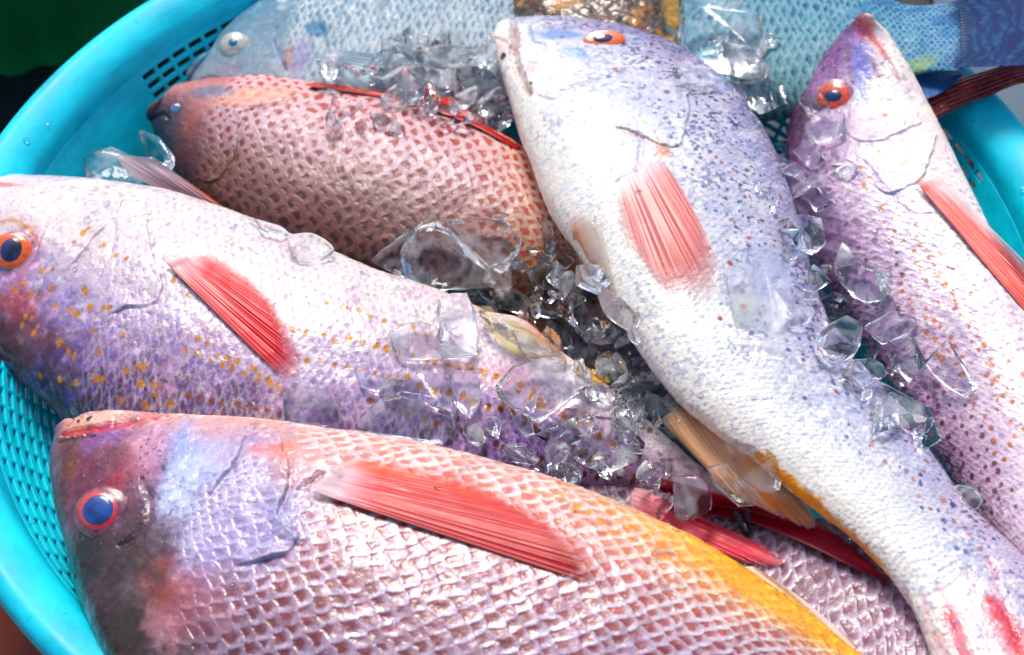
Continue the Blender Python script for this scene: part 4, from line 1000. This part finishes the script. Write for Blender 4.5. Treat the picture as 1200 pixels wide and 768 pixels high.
# pale table sheet at the right
WM = mat_plain('pale_sheet', S('#d6e2f2'), .6, noise=(10, S('#b6cde8'), .4, .6))
def slab(name, label, cat, c, sx, sy, sz, rz, mat, bev=.01):
    import bmesh
    bm = bmesh.new(); bmesh.ops.create_cube(bm, size=1)
    bmesh.ops.scale(bm, vec=(sx, sy, sz), verts=bm.verts)
    bmesh.ops.bevel(bm, geom=bm.edges[:], offset=bev, segments=3, affect='EDGES')
    me = bpy.data.meshes.new(name); bm.to_mesh(me); bm.free(); me.materials.append(mat)
    o = bpy.data.objects.new(name, me); COL.objects.link(o); o.location = c; o.rotation_euler = (0, 0, rz)
    return tag(o, label, cat)
slab('foam_box', 'pale bluish white foam box beyond the right rim of the basket', 'box', (.61, .37, -.0925), .6, .5, .13, 0, WM, .008)
slab('shade_sheet', 'added black sheet imitating the shaded floor under the green tub and basket', 'shade sheet', (-.36, .34, -.1615), 1.42, .67, .006, 0, SHADE, .002)  # added dark sheet: floor shade under tub and basket, put in as colour
slab('wooden_batten', 'short tan wooden batten on the floor beside the left rim', 'batten', (-.345, .155, -.15), .12, .02, .016, .1, mat_plain('tan_wood', S('#8a6a28'), .6, noise=(40, S('#5a4014'), .4, .6)), .002)

# ------------------------------------------------------------------ fly
def blob(name, mat, c, rx, ry, rz, par, col=None):
    u = np.linspace(.05, math.pi-.05, 12); w = np.linspace(0, 2*math.pi, 16, endpoint=False)
    V = np.stack([np.cos(u)[:, None]*np.ones(16)*rx, np.sin(u)[:, None]*np.cos(w)*ry, np.sin(u)[:, None]*np.sin(w)*rz], -1)+np.array(c)
    return mesh_obj(name, V.reshape(-1, 3), [gridF(12, 16, True), np.arange(16)[None], (np.arange(16)+11*16)[None, ::-1]], mat, par)
fp, fnrm = cast((876, 622)); fp = fp+fnrm*.0022
BK = mat_plain('fly_black', S('#0d1014'), .3, coat=.5)
fly = thing('fly', 'small black fly sitting on the pink fish beside its red fin', 'fly', fp)
def flyparts():
    e = fly; c = np.array(fp)+fnrm*.0022
    o = blob('body', BK, (0, 0, 0), .0052, .0030, .0028, None)
    V = np.array([list(v.co) for v in o.data.vertices]); x = V[:, 0]/.0052
    k = 1-.35*np.exp(-((x+.25)/.14)**2)-.3*np.exp(-((x-.45)/.1)**2); V[:, 1] *= k; V[:, 2] *= k
    R = np.array([[.25, -.97, 0], [-.97, -.25, 0], [0, 0, 1]]); V = V@R.T + c
    o.data.vertices.foreach_set('co', V.astype(np.float32).ravel()); o.data.update(); attach(o, e)
    wm = mat_plain('fly_wing', S('#5a6470'), .2); wm.node_tree.nodes['Principled BSDF'].inputs['Alpha'].default_value = .5
    for sgn in (-1, 1):
        t = np.linspace(0, 2*math.pi, 20, endpoint=False)
        W = np.stack([-.0035+.0042*np.cos(t), sgn*(.0022)+.0016*np.sin(t)+sgn*.0006*np.cos(t)*-1, .0026+.0003*np.cos(t)], 1)@R.T + c
        W2 = W+np.array([0, 0, -.00012]); s_ = np.arange(20); s2 = np.roll(s_, -1)
        mesh_obj('wing', np.concatenate([W, W2]), [s_[None], (s_[::-1]+20)[None], np.stack([s_, s2, s2+20, s_+20], 1)], wm, e)
        for k in (-1, 0, 1):
            a = np.array([.001*k+.001, sgn*.002, -.0005]); b = np.array([.0028*k+.001, sgn*.0052, .0004]); d = np.array([.0036*k+.001, sgn*.0066, -.0022])
            Q = np.array([a, b, d]); off = np.array([[0, 0, 1], [.87, 0, -.5], [-.87, 0, -.5]])*.00022
            V = (Q[:, None]+off[None]).reshape(-1, 3)@R.T + c
            mesh_obj('leg', V, gridF(3, 3, True), BK, e)
flyparts()

# ------------------------------------------------------------------ ice
BVHS.extend(FINB)
ICE = mat_ice('clear_ice', bump=.4)
ICE2 = mat_ice('wet_ice', (.93, .95, 1.), .02, .12, .5)
ICE4 = mat_ice('thin_melting_ice', (.96, .97, 1.), .02, .45, .5, 1.)
ICE3 = mat_ice('cloudy_ice', (.96, .98, 1.), .16, .05, .5, .25)
def ice(pts, label, h=9, mat=None, lift=.4, seed=0, p=3.2, lump=.3, z=None, name='ice_piece', tilt=.5, smooth=False):
    """a jagged melting chunk with the traced outline, h px thick, lying on whatever is under it"""
    import bmesh
    mat = mat or ICE
    Q = np.array(pts, float); c = Q.mean(0); g = np.random.default_rng(seed*7+int(pts[0][0]))
    if z is None:
        hit, n0 = cast(c); ns_ = []; zs = []
        for q in [c*.5+a*.5 for a in Q[::max(1, len(Q)//5)]]:
            hh, nn = cast(q)
            if hh is not None and np.linalg.norm(hh-(hit if hit is not None else hh)) < .05: ns_.append(nn); zs.append(np.linalg.norm(hh-CPOS))
        if hit is None: hit = unproj(c, -.03)
        n = np.mean(ns_, 0) if ns_ else np.array([0, 0, 1.]); n = n/np.linalg.norm(n)
        n = n*(1-tilt*.5)-rays(c)*tilt*.5; n /= np.linalg.norm(n)
        O = CPOS+rays(c)*min([np.linalg.norm(hit-CPOS)]+zs)
    else:
        O = unproj(c, z); n = np.array([0, -.2, .98]); n /= np.linalg.norm(n)
    H = h*PX/2; O = O + n*H*(lift*2)
    def plane(q):
        d = rays(q); return CPOS+d*(((O-CPOS)@n)/(d@n))[:, None]
    bm = bmesh.new()
    if smooth:
        E = plane(catmull(np.vstack([Q, Q[:1]]), 41)[:-1]); rs = np.array([0, .3, .6, .8, .92, .98, 1.]); V = []
        for sg in (1, -1):
            for r in rs:
                V.append(O+(E-O)*r+n*sg*H*math.sqrt(max(0, 1-r**4)))
        V = np.concatenate(V)
    else:
        Qd = np.concatenate([[Q[i], Q[i]*.5+Q[(i+1) % len(Q)]*.5+g.normal(size=2)*1.2] for i in range(len(Q))]) if len(Q) < 9 else Q
        E = plane(Qd); k = len(E)
        tl = g.normal(size=2)*.35; R = np.linalg.norm(E-O, axis=1).mean(); e1 = E[0]-O; e1 -= n*(e1@n); e1 /= np.linalg.norm(e1); e2 = np.cross(n, e1)
        V = [E + n*(g.uniform(-.35, .35, k)*H)[:, None]]
        for sg in (1, -1):
            r = g.uniform(.5, .86, k); X = (E-O)*r[:, None]; hh = H*(1+(X@e1)*tl[0]/R+(X@e2)*tl[1]/R+g.uniform(-.22, .12, k))
            V.append(O+X+n*(sg*hh)[:, None])
            X = (E-O)*g.uniform(.1, .4, k)[:, None]; V.append((O+X+n*(sg*H*(1.08+(X@e1)*tl[0]/R+(X@e2)*tl[1]/R))[:, None])[::2])
        V = np.concatenate(V)
    for v in V: bm.verts.new(v)
    r = bmesh.ops.convex_hull(bm, input=bm.verts[:])
    bmesh.ops.delete(bm, geom=[v for v in bm.verts if not v.link_faces], context='VERTS')
    bmesh.ops.dissolve_limit(bm, angle_limit=math.radians(9), verts=bm.verts[:], edges=bm.edges[:])
    if not smooth:
        try: bmesh.ops.bevel(bm, geom=bm.edges[:]+bm.verts[:], offset=min(.0005, H*.2), segments=3, profile=.6, affect='EDGES', clamp_overlap=True)
        except Exception: pass
    bmesh.ops.recalc_face_normals(bm, faces=bm.faces[:])
    me = bpy.data.meshes.new(name); bm.to_mesh(me); bm.free()
    me.polygons.foreach_set('use_smooth', np.ones(len(me.polygons), bool)); me.materials.append(mat)
    o = bpy.data.objects.new(name, me); COL.objects.link(o)
    return tag(o, label, 'ice', 'pieces of melting ice between the fish')
ICES = [
 # pts, label, thickness, material
 ([(467,299),(483,263),(513,259),(547,289),(582,328),(573,338),(500,344),(477,329)], 'large clear four sided ice chunk leaning on the tail of the red brown fish', 30, 0),
 ([(433,306),(463,281),(482,266),(474,300),(479,330),(457,318)], 'narrow clear ice wedge left of the large four sided chunk', 16, 0),
 ([(520,259),(560,254),(590,258),(612,283),(608,298),(590,320),(578,320),(547,289)], 'rounded ice chunk on the red brown scales right of the large four sided one', 22, 0),
 ([(634,256),(646,254),(650,290),(646,302),(637,300)], 'thin upright ice sliver at the end of the red brown tail', 9, 0),
 ([(617,319),(640,306),(663,313),(669,333),(643,359),(627,343)], 'grey ice lump in the dark gap above the pale orange fin', 20, 0),
 ([(647,353),(667,319),(693,323),(699,353),(690,389),(660,386),(642,366)], 'blue grey ice lump deepest in the central gap', 24, 0),
 ([(550,349),(570,338),(590,334),(617,346),(634,374),(615,372),(585,362)], 'thin bluish ice slab just above the pale orange fin', 12, 0),
 ([(560,364),(600,371),(633,389),(665,421),(633,418),(593,398),(567,376)], 'long lens of ice lying on the pale orange fin', 10, 1),
 ([(515,349),(547,344),(558,366),(560,416),(517,421),(511,373)], 'upright clear ice slab left of the pale orange fin', 12, 1),
 ([(455,389),(480,378),(513,383),(557,416),(510,422),(467,418)], 'flat thin ice sheet over the golden dots of the left fish', 9, 1),
 ([(580,453),(600,429),(640,417),(680,431),(690,453),(663,473),(633,495),(603,481),(583,468)], 'broad rounded ice chunk in the middle of the gold dotted back', 22, 0),
 ([(453,443),(497,433),(527,443),(537,473),(533,489),(500,478),(463,465)], 'smooth flat ice piece above the triangular shard', 10, 1),
 ([(414,500),(436,476),(457,459),(500,473),(540,489),(520,522),(470,516),(433,508)], 'large triangular ice shard standing above the front fish', 14, 0),
 ([(527,433),(560,434),(565,469),(550,491),(531,473)], 'small upright ice piece between the flat piece and the broad chunk', 10, 1),
 ([(690,423),(727,414),(767,436),(775,453),(753,475),(727,468),(700,445)], 'faceted ice chunk right of the yellow fin tip', 24, 0),
 ([(693,373),(720,379),(735,399),(712,421),(688,400)], 'rounded ice lump above the yellow fin tip', 20, 0),
 ([(720,399),(750,401),(765,433),(733,425)], 'small tilted ice block against the central fish belly', 14, 0),
 ([(675,311),(702,311),(719,333),(702,345),(677,331)], 'small ice cap under the belly fin of the central fish', 14, 0),
 ([(697,329),(720,347),(750,369),(742,388),(711,369)], 'curved ice strip along the belly of the central fish', 12, 1),
 ([(683,443),(706,452),(722,466),(712,474),(686,464)], 'small clear ice bit below the yellow fin tip', 12, 0),
 ([(758,453),(783,444),(799,473),(779,505),(755,483)], 'ice chunk where the central belly meets the gold dotted tail', 16, 1),
 ([(625,509),(673,489),(724,489),(757,519),(750,539),(712,556),(689,548),(664,527)], 'wide ice slab on the purple tail of the gold dotted fish', 16, 0),
 ([(827,547),(851,542),(878,568),(896,589),(866,595),(837,570)], 'oval ice lens on the dark red fin', 9, 1),
 ([(849,519),(882,521),(915,554),(915,575),(892,577),(864,554)], 'flat ice piece on the orange anal fin', 8, 1),
 ([(788,558),(823,560),(833,597),(795,610)], 'faint ice piece at the root of the dark red fin', 10, 1),
 ([(911,256),(940,250),(962,256),(969,286),(950,301),(921,283)], 'grey ice lump highest in the gap beside the right fish', 18, 0),
 ([(980,313),(1007,304),(1042,323),(1039,343),(1027,361),(1000,349),(983,329)], 'milky ice lump beside the blue one on the right fish', 20, 0),
 ([(951,356),(980,341),(994,356),(989,371),(965,378)], 'pale tilted ice block topmost of the blue cluster', 18, 0),
 ([(958,389),(987,371),(1012,379),(1010,396),(1000,421),(978,428),(956,409)], 'bright blue ice block in the gap left of the right fish', 24, 0),
 ([(1011,383),(1053,361),(1075,373),(1065,391),(1033,405)], 'violet tinted ice block lying across the gap', 16, 0),
 ([(1081,426),(1110,396),(1117,419),(1115,443),(1149,456),(1130,465),(1100,448)], 'hook shaped ice chip with white edges on the right fish', 12, 0),
 ([(846,318),(872,326),(893,301),(925,309),(918,340),(931,372),(905,391),(880,372),(861,376)], 'large thin melting sheet on the speckled back of the central fish', 6, 3),
 ([(850,394),(880,402),(925,404),(915,416),(880,420),(858,408)], 'narrow melting strip under the large thin sheet', 5, 3),
 ([(935,118),(960,108),(972,122),(968,136),(948,134)], 'small melting drop left of the red eye', 8, 1),
 ([(942,147),(967,125),(990,133),(992,157),(973,169),(947,162)], 'rounded melting drop just below the red eye', 11, 1),
 ([(928,177),(950,161),(969,187),(950,199)], 'tilted ice chip below the rounded drop', 10, 0),
 ([(936,223),(960,218),(979,237),(957,249)], 'shiny ice chip on the folded dorsal fin', 10, 0),
 ([(800,2),(860,-4),(892,20),(899,63),(867,89),(820,79),(798,50)], 'big smooth ice block right of the mottled fish', 28, 0),
 ([(848,97),(890,88),(917,100),(925,123),(890,135),(865,113)], 'clear ice piece on the central back beneath the big smooth block', 16, 0),
 ([(528,77),(560,71),(589,97),(599,117),(573,129),(538,110)], 'glassy ice chunk left of the open mouth', 22, 0),
 ([(430,90),(470,74),(520,80),(536,104),(500,118),(455,108)], 'cloudy ice mass above the red dorsal line', 22, 2),
 ([(540,112),(575,118),(600,134),(594,150),(560,146),(530,130)], 'cloudy ice lump right of the red dorsal line', 16, 2),
 ([(470,62),(520,52),(575,60),(572,76),(530,80),(480,78)], 'cloudy flat ice on the pale tilapia flank', 14, 2),
 ([(98,187),(130,171),(165,187),(179,213),(133,222),(101,209)], 'clear ice lump against the turquoise wall left of the pelvic fin', 18, 0),
 ([(163,150),(187,160),(205,187),(201,202),(173,187)], 'thin ice shard in front of the red brown fish mouth', 14, 0),
 ([(335,276),(367,274),(392,293),(373,308),(345,305)], 'water clear ice drop on the white belly', 9, 1),
 ([(296,256),(320,264),(340,274),(330,280),(305,270)], 'slim ice sliver along the white belly edge', 7, 1),
 ([(330,445),(383,456),(402,495),(380,505),(331,499)], 'faint ice sheet behind the tip of the red chest fin', 8, 1),
 ([(845,50),(880,58),(905,80),(895,98),(860,92)], 'cloudy ice lump under the big smooth block', 16, 2),
 ([(985,440),(1000,420),(1030,425),(1040,440),(1015,452)], 'grey ice chip above the violet fin lobe', 14, 0),
 ([(1040,400),(1072,395),(1085,425),(1065,450),(1045,430)], 'dark violet ice lump right of the cluster', 16, 0),
 ([(600,388),(640,400),(665,425),(650,432),(610,412)], 'small clear ice lens below the pale orange fin', 9, 1),
]
for k, (pts, lab, h, mi) in enumerate(ICES):
    zz = None
    if lab.startswith('clear ice lump against'): zz = -.03
    ice(pts, lab, h, [ICE, ICE2, ICE3, ICE4][mi], seed=k, z=zz, smooth=(mi in (1, 3) and k % 3 == 0))
ice([(972,450),(990,439),(1022,443),(1060,462),(1090,480),(1094,498),(1076,512),(1052,497),(1012,474)], 'long smooth ice lobe under the blue ice block by the right fish', 8, ICE2, seed=3, smooth=True)
ice([(1112,574),(1124,568),(1144,574),(1151,588),(1143,598),(1128,592)], 'small pale ice piece between the central and right fish near the tail', 6, ICE3, seed=4, smooth=True)
for key_, zone, n_, lab in (('a', (590, 280, 770, 480), 36, 'tiny clear ice chip scattered in the dark central gap'), ('b', (915, 190, 1090, 520), 34, 'tiny clear ice chip scattered in the gap beside the right fish'),
                      ('c', (430, 420, 790, 560), 12, 'tiny clear ice chip scattered on the gold dotted back'), ('d', (420, 45, 590, 112), 20, 'tiny clear ice chip scattered above the red dorsal line'),
                      ('e', (790, 10, 905, 120), 12, 'tiny clear ice chip scattered right of the mottled fish')):
    g = np.random.default_rng(ord(key_))
    for k in range(n_):
        c_ = np.array([g.uniform(zone[0], zone[2]), g.uniform(zone[1], zone[3])])
        if key_ == 'b': c_[0] = 930+(c_[1]-190)*.36+g.normal()*24
        if key_ == 'a': c_[0] = 640+(c_[1]-300)*.55+g.normal()*26
        if key_ == 'c': c_[1] = 440+(c_[0]-430)*.28+g.normal()*22
        m_ = g.integers(4, 7); a_ = np.sort(g.uniform(0, 2*math.pi, m_)+0); a_ = np.linspace(0, 2*math.pi, m_, endpoint=False)+g.uniform(-.3, .3, m_)
        r_ = g.uniform(9, 27)*g.uniform(.55, 1.2, m_); th_ = g.uniform(0, math.pi); sx = g.uniform(.35, .8)
        q = np.stack([r_*np.cos(a_)*sx, r_*np.sin(a_)], 1); q = np.stack([q[:, 0]*math.cos(th_)-q[:, 1]*math.sin(th_), q[:, 0]*math.sin(th_)+q[:, 1]*math.cos(th_)], 1)
        o = ice([tuple(x) for x in (c_+q)], lab, g.uniform(4, 9), [ICE, ICE2, ICE, ICE3][k % 4] if key_ not in 'de' else [ICE3, ICE, ICE3][k % 3], seed=k, lift=g.uniform(.3, .9))
        o['group'] = {'a': 'tiny ice chips in the central gap', 'b': 'tiny ice chips beside the right fish', 'c': 'tiny ice chips on the gold dotted fish', 'd': 'tiny ice chips above the red dorsal line', 'e': 'tiny ice chips right of the mottled fish'}[key_]
# crushed ice filling the gaps under the fish
def crushed():
    g = np.random.default_rng(4); Vs = []; Fs = []; o = 0
    base = []
    import bmesh
    bm = bmesh.new(); bmesh.ops.create_icosphere(bm, subdivisions=2, radius=1); bm.verts.ensure_lookup_table()
    V0 = np.array([v.co[:] for v in bm.verts]); F0 = np.array([[v.index for v in f.verts] for f in bm.faces]); bm.free()
    for k in range(560):
        q = np.array([g.uniform(560, 800), g.uniform(260, 560)]) if k < 300 else (np.array([g.uniform(900, 1110), g.uniform(160, 560)]) if k < 470 else np.array([g.uniform(380, 640), g.uniform(40, 150)]))
        zz = g.uniform(-.05, -.012) if k < 300 else (g.uniform(-.055, -.022) if k < 470 else g.uniform(-.02, .002))
        c = unproj(q, zz); r = g.uniform(.005, .013)
        V = V0*g.uniform(.6, 1.2, 3)*np.array([1.3, .9, .4])*r
        Rm, _ = np.linalg.qr(g.normal(size=(3, 3))); V = V@Rm
        d = g.normal(size=(9, 3)); d /= np.linalg.norm(d, axis=1, keepdims=True)
        for n in d:
            t = V@n - r*g.uniform(.25, .7); V = V-np.clip(t, 0, None)[:, None]*n
        Vs.append(V+c); Fs.append(F0+o); o += len(V0)
    ob = mesh_obj('crushed_ice', np.concatenate(Vs), np.concatenate(Fs), mat_ice('crushed_ice', (.97, .985, 1.), .03, 0, .4, .2), smooth=False)
    tag(ob, 'crushed ice filling the gaps between and beneath the fish', 'crushed ice', kind='stuff')
crushed()

# water drops left on the rim and the fish
def drops():
    import bmesh
    bm = bmesh.new(); bmesh.ops.create_icosphere(bm, subdivisions=2, radius=1); bm.verts.ensure_lookup_table()
    V0 = np.array([v.co[:] for v in bm.verts]); F0 = np.array([[v.index for v in f.verts] for f in bm.faces]); bm.free()
    g = np.random.default_rng(12); Vs = []; Fs = []; o = 0
    for k in range(180):
        if k < 14:
            a = math.radians(g.uniform(118, 215)) if k < 10 else math.radians(g.uniform(-5, 32)); r = g.uniform(.272, .297)
            zz = np.interp(r, [.271, .278, .288, .294, .2985], [-.0045, -.0015, .0012, .0022, .0005])+.0012; c = np.array([r*math.cos(a), r*math.sin(a), zz]); n = np.array([0, 0, 1.])
        else:
            c, n = cast((g.uniform(60, 1180), g.uniform(30, 740)))
            if c is None: continue
        s_ = g.uniform(.0006, .0019)*(1 if k < 14 else .7)
        V = V0*s_*np.array([g.uniform(.8, 1.4), g.uniform(.8, 1.2), .55])
        e1 = np.cross(n, [0.1, 1, 0]); e1 /= np.linalg.norm(e1); e2 = np.cross(n, e1)
        Vs.append(c+V[:, :1]*e1+V[:, 1:2]*e2+V[:, 2:]*n); Fs.append(F0+o); o += len(V0)
    tag(mesh_obj('water_drops', np.concatenate(Vs), np.concatenate(Fs), mat_ice('water', (1, 1, 1), .0, 0, 0, 1.)), 'small water drops on the basket rim and the wet fish', 'water drops', kind='stuff')
drops()
# ------------------------------------------------------------------ light
w = bpy.data.worlds.new('World'); sc.world = w; w.use_nodes = True
nt = w.node_tree; bg = nt.nodes['Background']; sky = nt.nodes.new('ShaderNodeTexSky')
sky.sky_type = 'NISHITA'; sky.sun_disc = False
EL, AZ = math.radians(56), math.radians(-12)        # sun from behind the basket, a little left
sd = Vector((math.sin(AZ)*math.cos(EL), math.cos(AZ)*math.cos(EL), math.sin(EL)))
sky.sun_elevation = EL; sky.sun_rotation = AZ % (2*math.pi)
sky.air_density = 1; sky.dust_density = 3
nt.links.new(sky.outputs[0], bg.inputs[0]); bg.inputs[1].default_value = .10
sun = bpy.data.lights.new('sun', 'SUN'); sun.energy = 1.5; sun.angle = math.radians(18); sun.color = (1, .96, .9)
so = bpy.data.objects.new('sun', sun); COL.objects.link(so); so.rotation_euler = sd.to_track_quat('Z', 'Y').to_euler()
vs = sc.view_settings; vs.view_transform = 'Standard'; vs.look = 'None'; vs.gamma = 1; vs.exposure = .7
cy = sc.cycles; cy.use_denoising = True; cy.max_bounces = 14; cy.transmission_bounces = 12; cy.transparent_max_bounces = 24; cy.glossy_bounces = 5; cy.diffuse_bounces = 4
cy.sample_clamp_indirect = 40; cy.blur_glossy = .3
